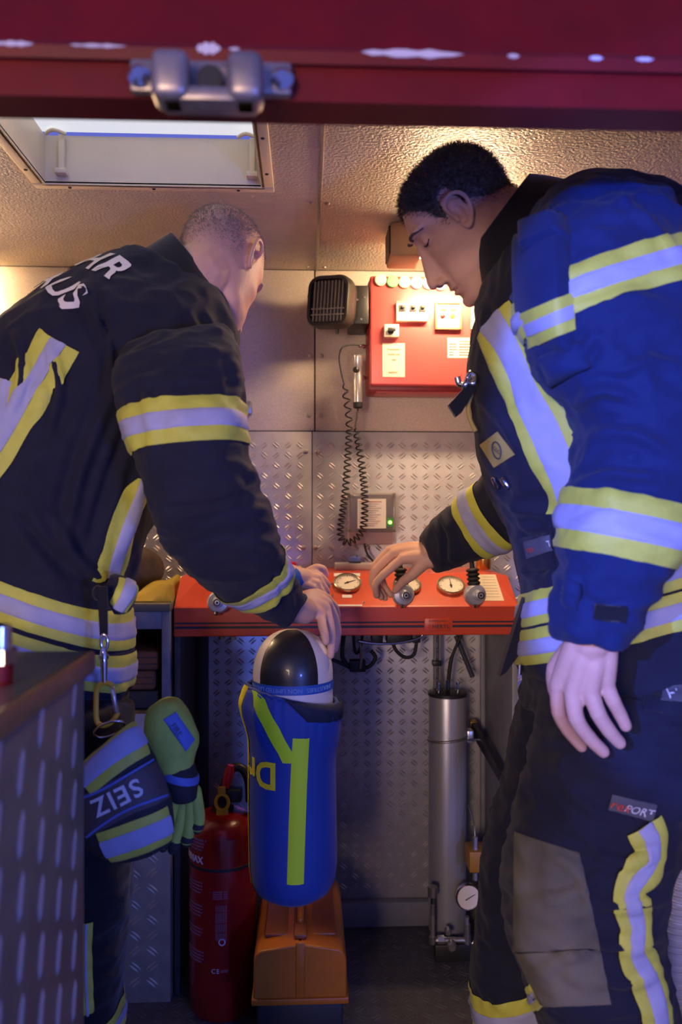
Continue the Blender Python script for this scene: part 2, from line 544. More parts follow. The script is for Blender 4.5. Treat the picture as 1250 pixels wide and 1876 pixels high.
# ---------------------------------------------------------------- more materials
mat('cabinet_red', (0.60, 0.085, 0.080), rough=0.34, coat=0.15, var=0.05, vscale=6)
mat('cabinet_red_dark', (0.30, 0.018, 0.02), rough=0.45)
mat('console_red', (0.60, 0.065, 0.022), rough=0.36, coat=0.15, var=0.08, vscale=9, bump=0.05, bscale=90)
mat('magnet_cream', (0.80, 0.66, 0.45), rough=0.35)
mat('magnet_green', (0.10, 0.42, 0.14), rough=0.35)
mat('magnet_lime', (0.50, 0.72, 0.34), rough=0.35)
mat('magnet_white', (0.85, 0.85, 0.80), rough=0.35)
mat('paper', (0.78, 0.66, 0.48), rough=0.8)
mat('paper_white', (0.80, 0.76, 0.70), rough=0.8)
mat('panel_ivory', (0.80, 0.72, 0.52), rough=0.4)
mat('panel_frame', (0.26, 0.19, 0.10), rough=0.4)
mat('ink_red', (0.55, 0.16, 0.10), rough=0.8)
mat('ink_dark', (0.05, 0.045, 0.05), rough=0.7)
mat('ink_navy', (0.012, 0.012, 0.035), rough=0.5)
mat('button_red', (0.70, 0.03, 0.03), rough=0.3)
mat('button_green', (0.22, 0.30, 0.03), rough=0.3)
mat('housing_grey', (0.032, 0.029, 0.026), rough=0.45, bump=0.1, bscale=300)
mat('grille_bar', (0.30, 0.27, 0.22), rough=0.4)
mat('alu', (0.66, 0.64, 0.64), rough=0.28, metal=0.85)
mat('brushed_steel', (0.52, 0.52, 0.55), rough=0.34, metal=0.6, bump=0.08, bscale=90, stretch=(1, 1, 30))
mat('valve_grey', (0.50, 0.50, 0.54), rough=0.32, metal=0.45)
mat('gauge_ring', (0.60, 0.52, 0.36), rough=0.25, metal=0.9)
mat('gauge_face', (0.80, 0.72, 0.58), rough=0.5)
mat('glass_clear', (0.95, 0.95, 0.95), rough=0.05, transmission=1.0)
mat('smoke_cover', (0.55, 0.50, 0.48), rough=0.12, transmission=0.85, alpha=0.55)
mat('led_green', (0.2, 1, 0.1), emit=(0.25, 1.0, 0.05), estr=14.0)
mat('green_lens', (0.12, 0.35, 0.05), rough=0.3, transmission=0.3)
mat('box_grey', (0.42, 0.38, 0.38), rough=0.5)
mat('toolbox_orange', (0.40, 0.115, 0.008), rough=0.42, var=0.12, vscale=20, bump=0.1, bscale=300)
mat('toolbox_brown', (0.20, 0.055, 0.018), rough=0.45)
mat('ext_red', (0.28, 0.007, 0.009), rough=0.26, coat=0.25, var=0.1, vscale=10)
mat('ext_print', (0.40, 0.16, 0.22), rough=0.5)
mat('ext_print_white', (0.62, 0.52, 0.62), rough=0.5)
mat('tag_yellow', (0.70, 0.42, 0.01), rough=0.4)
mat('bag_blue', (0.006, 0.045, 0.30), rough=0.62, bump=0.3, bscale=700, sheen=0.1, var=0.1, vscale=14)
mat('bag_navy', (0.010, 0.016, 0.045), rough=0.8)
mat('bag_lime', (0.50, 0.80, 0.015), rough=0.6)
mat('bag_yellow', (0.80, 0.72, 0.02), rough=0.6)
mat('bottle_white', (0.78, 0.72, 0.66), rough=0.35, coat=0.2)
mat('bottle_black', (0.022, 0.020, 0.022), rough=0.34, coat=0.2)
mat('strap_blue', (0.02, 0.10, 0.42), rough=0.45)
mat('strap_print', (0.20, 0.32, 0.62), rough=0.5)
mat('hose_grey', (0.50, 0.48, 0.46), rough=0.4)
mat('valve_yellow', (0.34, 0.16, 0.02), rough=0.5)
mat('blanket_brown', (0.24, 0.10, 0.045), rough=0.9, bump=0.6, bscale=300)
mat('crate_dark', (0.03, 0.035, 0.03), rough=0.7)
mat('blanket_yellow', (0.36, 0.25, 0.025), rough=0.85, bump=0.5, bscale=300, var=0.15)
mat('bag_brown', (0.085, 0.060, 0.045), rough=0.85, bump=0.4, bscale=120, var=0.3, vscale=30)
mat('shelf_olive', (0.14, 0.13, 0.08), rough=0.7)
mat('red_plastic', (0.65, 0.02, 0.03), rough=0.35)
mat('brass', (0.62, 0.38, 0.10), rough=0.25, metal=0.9)
mat('cap_blue', (0.10, 0.16, 0.55), rough=0.4)
mat('bench_top', (0.14, 0.14, 0.10), rough=0.10, coat=0.6)
mat('bench_panel', (0.15, 0.125, 0.115), rough=0.42, metal=0.25, var=0.2, vscale=20, bump=0.15, bscale=60)
mat('bench_bar', (0.46, 0.40, 0.40), rough=0.35, metal=0.35)
mat('cab_bar', (0.46, 0.39, 0.30), rough=0.5, metal=0.2)
mat('cab_panel', (0.40, 0.33, 0.25), rough=0.45, metal=0.35, var=0.25, vscale=14)

# ---------------------------------------------------------------- red control cabinet on the back wall
cx0, cx1 = X(678, 2.22), X(925, 2.22)
cz0, cz1 = Z(706, 2.22), Z(504, 2.22)
cab = empty('control_cabinet', ((cx0 + cx1) / 2, D, cz0 - 0.02))
tag(cab, 'red steel control cabinet on the back wall with switches and notices', 'cabinet')
MB().box((cx0 - 0.002, 2.245, cz0 - 0.012), (cx1 + 0.01, D, cz1 - 0.004), 0.006).build('body', 'cabinet_red_dark', cab)
dr = MB().box((cx0, 2.22, cz0), (cx1, 2.243, cz1), 0.007, seg=3).build('door', 'cabinet_red', cab)
MB().box((cx0 + 0.02, 2.25, cz0 - 0.0135), (cx1 - 0.02, D - 0.012, cz0 - 0.0110), 0.001).build('gland_plate', 'cabinet_red', cab)
YD = 2.22
def onD(u, v):
    return P(u, v, YD)
sw = MB().box((X(725, YD), YD - 0.020, Z(590, YD)), (X(782, YD), YD + 0.001, Z(554, YD)), 0.002).build('breaker_block', 'panel_ivory', cab)
for k, u in enumerate((736, 755, 772)):
    b = MB()
    b.box((X(u - 6, YD), YD - 0.024, Z(572, YD)), (X(u + 6, YD), YD - 0.020, Z(561, YD)))
    b.box((X(u - 3, YD), YD - 0.032, Z(568, YD)), (X(u + 3, YD), YD - 0.022, Z(563, YD)), 0.001)
    b.build('breaker_lever', 'black_plastic', sw)
    MB().box((X(u - 7, YD), YD - 0.0206, Z(584, YD)), (X(u + 5, YD), YD - 0.0196, Z(577, YD))).build('breaker_label', 'paper_white', sw)
MB().box((X(726, YD), YD - 0.0205, Z(558, YD)), (X(781, YD), YD - 0.012, Z(554, YD))).build('terminal_row', 'panel_frame', sw)
pn = MB()
for a, b in (((796, 604), (800, 553)), ((841, 604), (845, 553)), ((800, 604), (841, 600)), ((800, 557), (841, 553))):
    pn.box((X(a[0], YD), YD - 0.016, Z(a[1], YD)), (X(b[0], YD), YD + 0.001, Z(b[1], YD)), 0.0012)
pn = pn.build('display_frame', 'panel_frame', cab)
MB().box((X(799, YD), YD - 0.011, Z(601, YD)), (X(842, YD), YD + 0.0005, Z(556, YD))).build('display_plate', 'panel_ivory', pn)
for u in (811, 829):
    MB().box((X(u - 5, YD), YD - 0.014, Z(569, YD)), (X(u + 5, YD), YD - 0.011, Z(561, YD)), 0.001).build('indicator_window', 'panel_frame', pn)
for u, m_ in ((811, 'button_red'), (829, 'button_green')):
    MB().lathe(P(u, 579, YD - 0.011), (0, -1, 0), [(0.0065, 0), (0.0065, 0.004), (0.004, 0.0055)], 14).build('push_button', m_, pn)
ky = MB().box((X(703, YD), YD - 0.022, Z(619, YD)), (X(730, YD), YD + 0.001, Z(596, YD)), 0.002).build('lock_plate', 'panel_ivory', cab)
kb = MB().lathe(P(716, 608, YD - 0.022), (0, -1, 0), [(0.008, 0), (0.008, 0.004)], 14)
kb.box(tuple(P(709, 611, YD) + Vector((0, -0.034, 0))), tuple(P(723, 605, YD) + Vector((0, -0.026, 0))), 0.001)
kb.build('rotary_switch', 'black_plastic', ky)
MB().box((X(862, YD), YD - 0.012, Z(602, YD)), (X(876, YD), YD + 0.001, Z(557, YD)), 0.003).build('handle_plate', 'panel_ivory', cab)
# notices: flat sheets fixed to the door
n1 = MB().box((X(701, YD), YD - 0.0014, Z(690, YD)), (X(742, YD), YD - 0.0002, Z(628, YD))).build('notice', 'paper', cab, smooth=None)
n1['label'] = 'cream notice with red writing'
def T(u, v, d=YD - 0.0018, sl=(1, 0, 0)):
    return frame(P(u, v, d), sl, (0, 0, 1))
text('Maximaler', 0.0088, T(722, 640), 'ink_red', n1)
text('Fülldruck', 0.0088, T(722, 649), 'ink_red', n1)
text('bar', 0.0088, T(722, 659), 'ink_red', n1)
text('Atemluft', 0.0075, T(720, 682), 'ink_red', n1)
n2 = MB().box((X(820, YD), YD - 0.0014, Z(654, YD)), (X(878, YD), YD - 0.0002, Z(617, YD))).build('notice', 'paper', cab, smooth=None)
n2['label'] = 'cream notice with lines of small print'
for v in (624, 629, 634, 639, 644, 649):
    for u0, u1 in ((823, 838), (841, 872)):
        if (v, u0) == (624, 823): continue
        MB().box((X(u0, YD), YD - 0.0018, Z(v + 0.9, YD)), (X(u1 - (v * 7 % 9), YD), YD - 0.0013, Z(v - 0.9, YD))).build('print_line', 'ink_dark', n2, smooth=None)
# round magnets along the top of the cabinet
for u, v, m_, w in ((697, 514, 'magnet_cream', 'cream round magnet, leftmost in the row on the red cabinet'),
                    (719, 517, 'magnet_green', 'dark green round magnet on the red cabinet'),
                    (741, 518, 'magnet_lime', 'pale green round magnet between green and white magnets'),
                    (763, 519, 'magnet_white', 'white round magnet right beside the pale green magnet'),
                    (785, 520, 'magnet_white', 'white round magnet behind the tip of the dark-haired man\'s nose'),
                    (807, 522, 'magnet_white', 'white round magnet below the dark-haired man\'s nostril')):
    o = MB().lathe(P(u, v, YD), (0, -1, 0), [(0.0155, 0), (0.0165, 0.003), (0.0165, 0.008), (0.0145, 0.010)], 24).build('round_magnet', m_)
    tag(o, w, 'magnet', 'round magnets on the red cabinet')

# ---------------------------------------------------------------- black fan heater with grille
hc = P(610, 556, 2.20)
ht = empty('fan_heater', (hc.x + 0.05, D, hc.z - 0.09))
tag(ht, 'dark grey fan heater with slatted grille left of the red cabinet', 'heater')
Mh = Matrix.Translation(hc) @ Matrix.Rotation(math.radians(-28), 4, 'Z') @ Matrix.Rotation(math.radians(4), 4, 'Y')
def rrect(w, h, r, n=6):
    pts = []
    for cx, cy, a0 in ((w / 2 - r, h / 2 - r, 0), (-w / 2 + r, h / 2 - r, 90), (-w / 2 + r, -h / 2 + r, 180), (w / 2 - r, -h / 2 + r, 270)):
        for k in range(n + 1):
            a = math.radians(a0 + 90 * k / n)
            pts.append((cx + r * math.cos(a), cy + r * math.sin(a)))
    return pts
def stack(mb, layers, M, cap=True):
    """layers of outline points (x, z) at local depth y"""
    n = len(layers[0][0]); vs = []; fs = []
    for pts, y in layers:
        vs += [M @ Vector((x, y, z)) for x, z in pts]
    for j in range(len(layers) - 1):
        for i in range(n):
            fs.append((j * n + i, j * n + (i + 1) % n, (j + 1) * n + (i + 1) % n, (j + 1) * n + i))
    if cap:
        fs.append(tuple(range(n))); fs.append(tuple((len(layers) - 1) * n + i for i in range(n - 1, -1, -1)))
    return mb.add(vs, fs)
W_, H_ = 0.128, 0.140
stack(MB(), [(rrect(W_ - 0.024, H_ - 0.024, 0.026), -0.020), (rrect(W_ - 0.022, H_ - 0.022, 0.026), -0.032), (rrect(W_ - 0.008, H_ - 0.008, 0.03), -0.034), (rrect(W_, H_, 0.034), -0.026), (rrect(W_, H_, 0.034), 0.0), (rrect(W_ * 0.95, H_ * 0.95, 0.036), 0.02), (rrect(W_ * 0.72, H_ * 0.72, 0.034), 0.042)], Mh).build('housing', 'housing_grey', ht, smooth=40)
stack(MB(), [(rrect(W_ - 0.025, H_ - 0.025, 0.024), -0.012), (rrect(W_ - 0.025, H_ - 0.025, 0.024), -0.0215)], Mh).build('dark_recess', 'black_rubber', ht)
for k in range(9):
    x = -0.042 + 0.0105 * k
    MB().box((x - 0.0016, -0.031, -0.054), (x + 0.0016, -0.0215, 0.054), 0.0, M=Mh).build('grille_slat', 'grille_bar', ht, smooth=None)
for z in (-0.020, -0.036):
    MB().box((-0.050, -0.0300, z - 0.0016), (0.050, -0.0225, z + 0.0016), 0, M=Mh).build('grille_cross_bar', 'grille_bar', ht, smooth=None)
MB().box((X(640, 2.27), 2.22, Z(601, 2.27)), (cx0 - 0.003, D, Z(531, 2.27)), 0.004).build('mounting_box', 'black_plastic', ht)
MB().cyl(P(618, 604, 2.2), P(618, 612, 2.2), 0.006, 0.004, 12).build('drain_stub', 'black_plastic', ht)
for u, v in ((655, 549), (650, 571), (662, 585), (645, 592), (668, 545)):
    MB().lathe(P(u, v, 2.22), (0, -1, 0), [(0.003, 0), (0.002, 0.002)], 8).build('screw', 'alu', ht)

# ---------------------------------------------------------------- inspection torch hanging beside the cabinet
tc = P(656, 700, 2.24)
tr = empty('inspection_lamp', (tc.x, 2.24, Z(750, 2.24)))
tag(tr, 'slim aluminium inspection lamp clipped beside the red cabinet', 'lamp')
tx = tc.x
MB().lathe((tx, 2.24, Z(738, 2.24)), (0, 0, 1), [(0.0115, 0), (0.0120, 0.004), (0.0120, Z(690, 2.24) - Z(738, 2.24)), (0.0105, Z(686, 2.24) - Z(738, 2.24)), (0.0105, Z(672, 2.24) - Z(738, 2.24)), (0.0125, Z(670, 2.24) - Z(738, 2.24)), (0.0128, Z(652, 2.24) - Z(738, 2.24)), (0.010, Z(650, 2.24) - Z(738, 2.24))], 20).build('barrel', 'alu', tr)
MB().lathe((tx, 2.24, Z(748, 2.24)), (0, 0, 1), [(0.009, 0), (0.0132, 0.003), (0.0132, Z(737, 2.24) - Z(748, 2.24))], 18).build('end_sleeve', 'black_rubber', tr)
MB().lathe((tx - 0.004, 2.228, Z(679, 2.24)), (-0.6, -1, 0), [(0.0085, 0), (0.0085, 0.008), (0.006, 0.011)], 16).build('switch_knob', 'black_plastic', tr)
for v in (632, 690):
    MB().lathe((cx0 - 0.001, 2.262, Z(v, 2.24)), (-1, -0.35, 0), [(0.005, 0), (0.005, 0.012), (0.0065, 0.013), (0.0065, 0.018), (0.004, 0.02), (0.004, 0.03)], 12).build('clip', 'chrome', tr)
# coiled lead of the torch
pl = P(628, 632, 2.22)
path = [P(660, 632, 2.235), P(640, 632, 2.225), P(627, 637, 2.21), P(622, 655, 2.21), P(625, 680, 2.21), P(630, 700, 2.21)]
down = catmull([P(630, 700, 2.21), P(640, 770, 2.21), P(637, 850, 2.21), P(632, 910, 2.2), P(624, 975, 2.2), P(634, 994, 2.2), P(655, 985, 2.2), P(667, 960, 2.2), P(668, 900, 2.2), P(660, 830, 2.21), P(651, 780, 2.22)], 60)
# resample by length
def resample(pts, step):
    out = [pts[0]]; acc = 0
    for a, b in zip(pts[:-1], pts[1:]):
        L = (b - a).length; acc += L
        while acc >= step:
            acc -= step
            out.append(b.lerp(a, acc / L if L else 0))
    return out
dn = resample(down, 0.0011)
hel = []
ph = 0
N = len(dn)
for k, p in enumerate(dn):
    t_ = (dn[min(k + 1, N - 1)] - dn[max(k - 1, 0)]).normalized()
    a = t_.cross(Vector((0, 1, 0))).normalized(); b = t_.cross(a)
    f_ = k / N
    pitch = 0.026 if f_ < 0.16 else (0.0165 if f_ < 0.38 else 0.0130)
    if 0.86 < f_: pitch = 0.0170
    ph += 2 * math.pi * 0.0011 / pitch
    r_ = 0.0088 * min(1, k / 25, (N - 1 - k) / 25)
    hel.append(p + a * (r_ * math.cos(ph)) + b * (r_ * math.sin(ph)))
full = catmull(path[:-1] + [dn[0]], 8)[:-1] + hel + catmull([dn[-1], P(654, 765, 2.23), P(656, 748, 2.24)], 6)[1:]
o = MB().tube(full, 0.0023, 6).build('coiled_cable', 'black_rubber', smooth=180)
tag(o, 'black coiled lamp cable hanging in a long loop on the wall', 'cable')

# ---------------------------------------------------------------- small wall bracket behind the grey-haired man
bp = P(455, 748, D)
o = empty('wall_bracket', (bp.x, D, bp.z - 0.03)); tag(o, 'small metal bracket on the tan wall by the grey-haired man\'s shoulder', 'bracket')
MB().box((bp.x - 0.02, D - 0.03, bp.z - 0.02), (bp.x + 0.012, D, bp.z + 0.018), 0.003).build('bracket_body', 'steel_dull', o)
MB().lathe((bp.x, D - 0.03, bp.z), (0, -1, 0), [(0.006, 0), (0.005, 0.004)], 12).build('bolt', 'rivet_metal', o)

# ---------------------------------------------------------------- charger box with green light
gx0, gx1 = X(637, 2.27), X(725, 2.27)
gz0, gz1 = Z(998, 2.27), Z(903, 2.27)
gb = empty('charger_box', ((gx0 + gx1) / 2, D, gz0)); tag(gb, 'grey wall box with clear lid, paper notice and green light', 'box')
MB().box((gx0 + 0.004, 2.285, gz0), (gx1 - 0.004, D - 0.004, gz1 - 0.004), 0.006).build('body', 'box_grey', gb)
c = MB()
zb = Z(975, 2.27)
for a, b in (((gx0, zb), (gx0 + 0.008, gz1)), ((gx1 - 0.008, zb), (gx1, gz1)), ((gx0, gz1 - 0.014), (gx1, gz1)), ((gx0, zb), (gx1, zb + 0.007))):
    c.box((a[0], 2.262, a[1]), (b[0], 2.286, b[1]), 0.002)
c.build('lid_rim', 'smoke_cover', gb)
MB().box((gx0 + 0.004, 2.2635, zb + 0.002), (gx1 - 0.004, 2.2655, gz1 - 0.004)).build('clear_lid', 'smoke_cover', gb, smooth=None)
npz = MB().box((X(655, 2.27), 2.2610, Z(968, 2.27)), (X(707, 2.27), 2.2620, Z(914, 2.27)), M=None).build('paper_notice', 'paper_white', gb, smooth=None)
for k, v in enumerate(range(919, 966, 4)):
    MB().box((X(658, 2.26), 2.2604, Z(v + 0.7, 2.26)), (X(700 - (k * 5 % 14), 2.26), 2.2609, Z(v - 0.7, 2.26))).build('print_line', 'ink_red' if k == 0 else 'box_grey', npz, smooth=None)
MB().lathe(P(715, 957, 2.2625), (0, -1, 0), [(0.0042, 0), (0.004, 0.003), (0.002, 0.005)], 12).build('indicator_light', 'led_green', gb)
MB().box((X(709, 2.26), 2.266, Z(966, 2.26)), (X(722, 2.26), 2.284, Z(946, 2.26)), 0.002).build('light_lens', 'green_lens', gb)
o = MB().tube(catmull([P(668, 996, 2.28), P(672, 1012, 2.28), P(682, 1026, 2.29), P(690, 1034, 2.30), P(692, 1048, 2.3)], 6), 0.0028, 8).build('feed_cable', 'black_rubber', smooth=180)
tag(o, 'short black cable dropping out of the wall box with green light', 'cable')

# ---------------------------------------------------------------- filling console
CF = 2.02
qx0, qx1 = X(318, CF), X(951, CF)
zb0, zb1 = Z(1165, CF), Z(1112, CF)
CE = CF + 0.116
zt = Z(1050, CE)
con = empty('filling_console', ((qx0 + qx1) / 2, D - 0.15, 0))
tag(con, 'orange red breathing air filling console with gauges against the back wall', 'console')
body = MB()
ins = 0.058
A = [(qx0, CF, zb0), (qx1, CF, zb0), (qx1, CF, zb1), (qx0, CF, zb1)]
tx0, tx1 = qx0 + ins, qx1 - ins * 0.9
B = [(qx0, CE, zt - 0.012), (qx1, CE, zt - 0.012)]
vs = [(qx0, CF, zb0), (qx1, CF, zb0), (qx1, CF, zb1), (qx0, CF, zb1),
      (qx0, D - 0.012, zb0), (qx1, D - 0.012, zb0), (qx1, D - 0.012, zt - 0.008), (qx0, D - 0.012, zt - 0.008),
      (qx0, CE, zt - 0.008), (qx1, CE, zt - 0.008), (tx0, CE, zt), (tx1, CE, zt), (tx0, D - 0.012, zt), (tx1, D - 0.012, zt)]
fs = [(0, 1, 2, 3), (3, 2, 11, 10), (3, 10, 8), (2, 9, 11), (10, 11, 13, 12), (8, 10, 12, 7), (11, 9, 6, 13), (0, 4, 5, 1), (0, 3, 8, 7, 4), (1, 5, 6, 9, 2), (4, 7, 12, 13, 6, 5)]
body.add(vs, fs)
bo = body.build('body', 'console_red', con, smooth=None)
bv = bo.modifiers.new('bevel', 'BEVEL'); bv.width = 0.003; bv.segments = 2
sl = Vector((0, CE - CF, zt - zb1)).normalized()          # up the slope
nrm = Vector((1, 0, 0)).cross(sl).normalized()
if nrm.z < 0: nrm = -nrm
def onS(u, v):
    """pixel -> point of the sloping desk"""
    o_ = EYE; k = P(u, v, 1.0) - EYE
    s = (Vector((0, CF, zb1)) - o_).dot(nrm) / k.dot(nrm)
    return o_ + k * s
MB().box((qx0 + 0.004, CF - 0.0012, zb1 - 0.006), (qx1 - 0.004, CF + 0.002, zb1 - 0.0005)).build('front_lip', 'console_red', con)
for z0, z1 in ((1139, 1142), (1146, 1150.5)):
    for u0, u1 in ((320, 777), (829, 942)):
        MB().box((X(u0, CF), CF - 0.0012, Z(z1, CF)), (X(u1, CF), CF + 0.0005, Z(z0, CF))).build('pin_stripe', 'ink_navy', con, smooth=None)
pl_ = MB().box((X(779, CF), CF - 0.0014, Z(1158, CF)), (X(826, CF), CF + 0.0005, Z(1134, CF)), 0.0004).build('maker_plate', 'console_red', con)
text('KOMPRESSOREN', 0.0062, frame(P(803, 1138, CF - 0.0016), (1, 0, 0), (0, 0, 1)), 'ink_dark', pl_)
text('HERTL', 0.0125, frame(P(808, 1148, CF - 0.0016), (1, 0, 0), (0, 0, 1)), 'ink_dark', pl_, bold=0.0004, spacing=1.25)
MB().lathe(P(788, 1148, CF - 0.0012), (0, -1, 0), [(0.0055, 0), (0.005, 0.0008)], 14).build('maker_emblem', 'console_red', pl_)
def gauge(u, v, ang):
    c = onS(u, v)
    r = MB().lathe(c, nrm, [(0.0350, -0.002), (0.0365, 0.004), (0.0365, 0.010), (0.0340, 0.012), (0.0315, 0.010), (0.0315, 0.0062)], 36, cap=False).build('gauge', 'gauge_ring', con, smooth=40)
    MB().lathe(c, nrm, [(0.0318, 0.004), (0.0318, 0.0064)], 36).build('dial', 'gauge_face', r)
    t = MB()
    for k in range(25):
        a = math.radians(225 - 270 * k / 24)
        dv = Vector((1, 0, 0)) * math.cos(a) + sl * math.sin(a)
        pv = nrm.cross(dv) * (0.0006 if k % 4 else 0.0009)
        r0 = 0.0265 if k % 4 else 0.0235
        b = c + nrm * 0.0066
        t.add([b + dv * r0 - pv, b + dv * 0.0295 - pv, b + dv * 0.0295 + pv, b + dv * r0 + pv], [(0, 1, 2, 3)])
    t.build('scale_marks', 'ink_dark', r, smooth=None)['kind'] = 'stuff'
    a = math.radians(ang)
    dv = Vector((1, 0, 0)) * math.cos(a) + sl * math.sin(a); pv = nrm.cross(dv)
    b = c + nrm * 0.0072
    nd = MB()
    nd.prism([b - dv * 0.009 - pv * 0.0022, b + dv * 0.024 - pv * 0.0005, b + dv * 0.024 + pv * 0.0005, b - dv * 0.009 + pv * 0.0022], nrm * 0.0008)
    nd.lathe(b, nrm, [(0.0036, 0), (0.003, 0.0018)], 12)
    nd.build('needle', 'black_plastic', r)
gauge(637, 1071, 25); gauge(746, 1075, 70); gauge(826, 1076, 88); gauge(520, 1073, 60)
for (u0, v0, u1, v1) in ((612, 1050.5, 660, 1056), (627, 1090, 645, 1095.5), (600, 1108, 664, 1111)):
    MB().prism([onS(u0, v1) + nrm * 0.0002, onS(u1, v1) + nrm * 0.0002, onS(u1, v0) + nrm * 0.0002, onS(u0, v0) + nrm * 0.0002], nrm * 0.0008).build('label_strip', 'paper_white', con, smooth=None)
nt_ = MB().prism([onS(880, 1101) + nrm * 0.0003, onS(924, 1101) + nrm * 0.0003, onS(908, 1053) + nrm * 0.0003, onS(876, 1053) + nrm * 0.0003], nrm * 0.0008).build('instruction_sheet', 'paper', con, smooth=None)
for k in range(8):
    v = 1058 + k * 5.2
    a = onS(884 - k * 0.2, v) + nrm * 0.0014; b = onS(906 + k * 1.4, v) + nrm * 0.0014
    MB().prism([a, b, b + sl * 0.0014, a + sl * 0.0014], nrm * 0.0003).build('print_line', 'box_grey', nt_, smooth=None)
for u, v in ((610, 1092), (666, 1104), (606, 1070)):
    MB().lathe(onS(u, v), nrm, [(0.004, 0), (0.003, 0.003)], 10).build('desk_screw', 'chrome', con)
def fill_valve(u, v, dd, lever, lean=0.25, s=1.0):
    """filling valve: round chrome body facing the room with a black bellows lever"""
    c = P(u, v, dd)
    ax = Vector((lean, -1, 0.05)).normalized()
    base = c - ax * 0.020
    vlv = MB().lathe(base, ax, [(0.0245 * s, 0), (0.0275 * s, 0.004), (0.0275 * s, 0.018), (0.0235 * s, 0.024), (0.0130 * s, 0.026), (0.0130 * s, 0.036), (0.0105 * s, 0.038), (0.0105 * s, 0.046), (0.0085 * s, 0.047)], 32).build('filling_valve', 'valve_grey', con)
    tip = base + ax * 0.0465
    MB().lathe(tip, ax, [(0.0088 * s, -0.001), (0.0088 * s, 0.0018), (0.0062 * s, 0.0020), (0.0062 * s, 0.001)], 20, cap=False).build('seal_ring', 'black_rubber', vlv)
    MB().lathe(tip, ax, [(0.0032 * s, 0.0), (0.0028 * s, 0.002)], 12).build('port', 'black_rubber', vlv)
    MB().cyl(c + Vector((0, 0.02, -0.004)), onS(u, v - 4) - nrm * 0.004, 0.014, 0.016, 16).build('valve_neck', 'steel_dull', vlv)
    MB().lathe(c + Vector((-0.004, -0.004, -0.024 * s)), (0, -0.4, -1), [(0.0055, 0), (0.0055, 0.006), (0.003, 0.008)], 10).build('bleed_screw', 'chrome', vlv)
    if lever:
        b0 = c + Vector((-0.003, 0.012, 0.020))
        up = Vector((-0.08, 0.1, 1)).normalized()
        pr = [(0.012, 0)]
        for k in range(4):
            h = 0.004 + k * 0.0105
            pr += [(0.012 + 0.0045, h + 0.003), (0.0165, h + 0.006), (0.0115, h + 0.0098)]
        MB().lathe(b0, up, pr, 20).build('bellows', 'black_rubber', vlv)
        MB().lathe(b0 + up * 0.044, up, [(0.0075, 0), (0.006, 0.006), (0.0062, 0.02), (0.0085, 0.034), (0.0085, 0.042), (0.004, 0.046)], 16).build('lever', 'black_plastic', vlv)
fill_valve(740, 1090, 1.985, True, 0.10)
fill_valve(873, 1090, 1.985, True, 0.22)
fill_valve(400, 1103, 1.985, False, 0.0)
# side panels
t_ = 0.016
sp1 = empty('console_support', (qx0, CF + 0.1, 0)); tag(sp1, 'dark plywood panel carrying the console next to the fire extinguisher', 'support')
sp2 = empty('console_support', (qx1, CF + 0.1, 0)); tag(sp2, 'grey panel carrying the console next to the filter cylinder', 'support')
MB().box((qx0 + 0.001, CF + 0.004, 0.0), (qx0 + t_, D - 0.012, zb0), 0.001).build('board', 'ply_dark', sp1)
MB().box((qx1 - t_, CF + 0.004, 0.0), (qx1 - 0.001, D - 0.012, zb0), 0.001).build('board', 'grey_paint', sp2)
MB().box((qx0 + t_, D - 0.032, 0.075), (qx0 + t_ + 0.032, D - 0.012, zb0), 0.002).build('corner_post', 'dark_blue_grey', sp1)
MB().box((qx1 - t_ - 0.012, D - 0.03, 0.075), (qx1 - t_, D - 0.012, zb0), 0.002).build('corner_post', 'grey_paint', sp2)

# pipework below the desk
pw = empty('pipework', (X(650, 2.2), 2.2, Z(1230, 2.2))); tag(pw, 'black hoses and steel pipe hanging under the filling console', 'pipework')
for pts, r, m_, nm in (
    ([P(632, 1150, 2.2), P(628, 1180, 2.2), P(628, 1205, 2.2), P(640, 1222, 2.2)], 0.006, 'black_rubber', 'hose'),
    ([P(600, 1205, 2.2), P(625, 1215, 2.2), P(650, 1228, 2.2)], 0.005, 'black_rubber', 'hose'),
    ([P(648, 1225, 2.2), P(675, 1222, 2.2), P(688, 1205, 2.2), P(680, 1192, 2.2)], 0.0055, 'black_rubber', 'hose'),
    ([P(716, 1165, 2.2), P(725, 1190, 2.2), P(742, 1204, 2.2), P(758, 1200, 2.2), P(763, 1180, 2.2), P(763, 1160, 2.2)], 0.005, 'black_rubber', 'hose'),
    ([P(647, 1150, 2.18), P(650, 1190, 2.18), P(656, 1196, 2.18), P(662, 1180, 2.18), P(664, 1160, 2.18)], 0.004, 'black_rubber', 'hose'),
    ([P(655, 1174, 2.15), P(690, 1179, 2.15), P(730, 1178, 2.15), P(770, 1168, 2.15), P(775, 1155, 2.15)], 0.004, 'chrome', 'steel_pipe'),
    ([P(660, 1178, 2.16), P(662, 1200, 2.17), P(660, 1225, 2.18)], 0.004, 'steel_dull', 'steel_pipe')):
    MB().tube(catmull(pts, 6), r, 8).build(nm, m_, pw, smooth=180)
MB().box(tuple(P(640, 1230, 2.2) + Vector((0, -0.015, 0))), tuple(P(670, 1208, 2.2) + Vector((0, 0.015, 0))), 0.004).build('junction_block', 'black_plastic', pw)
for u0, u1 in ((680, 700), (707, 752), (753, 768)):
    MB().box((X(u0, 2.18), 2.15, Z(1176, 2.18)), (X(u1, 2.18), 2.2, Z(1150, 2.18)), 0.003).build('valve_block', 'black_plastic', pw)
for u in (407, 427):
    MB().lathe(P(u, 1150, 2.08), (0, 0, -1), [(0.011, 0), (0.011, 0.02), (0.009, 0.022), (0.009, 0.03)], 6).build('pipe_nut', 'chrome', pw)

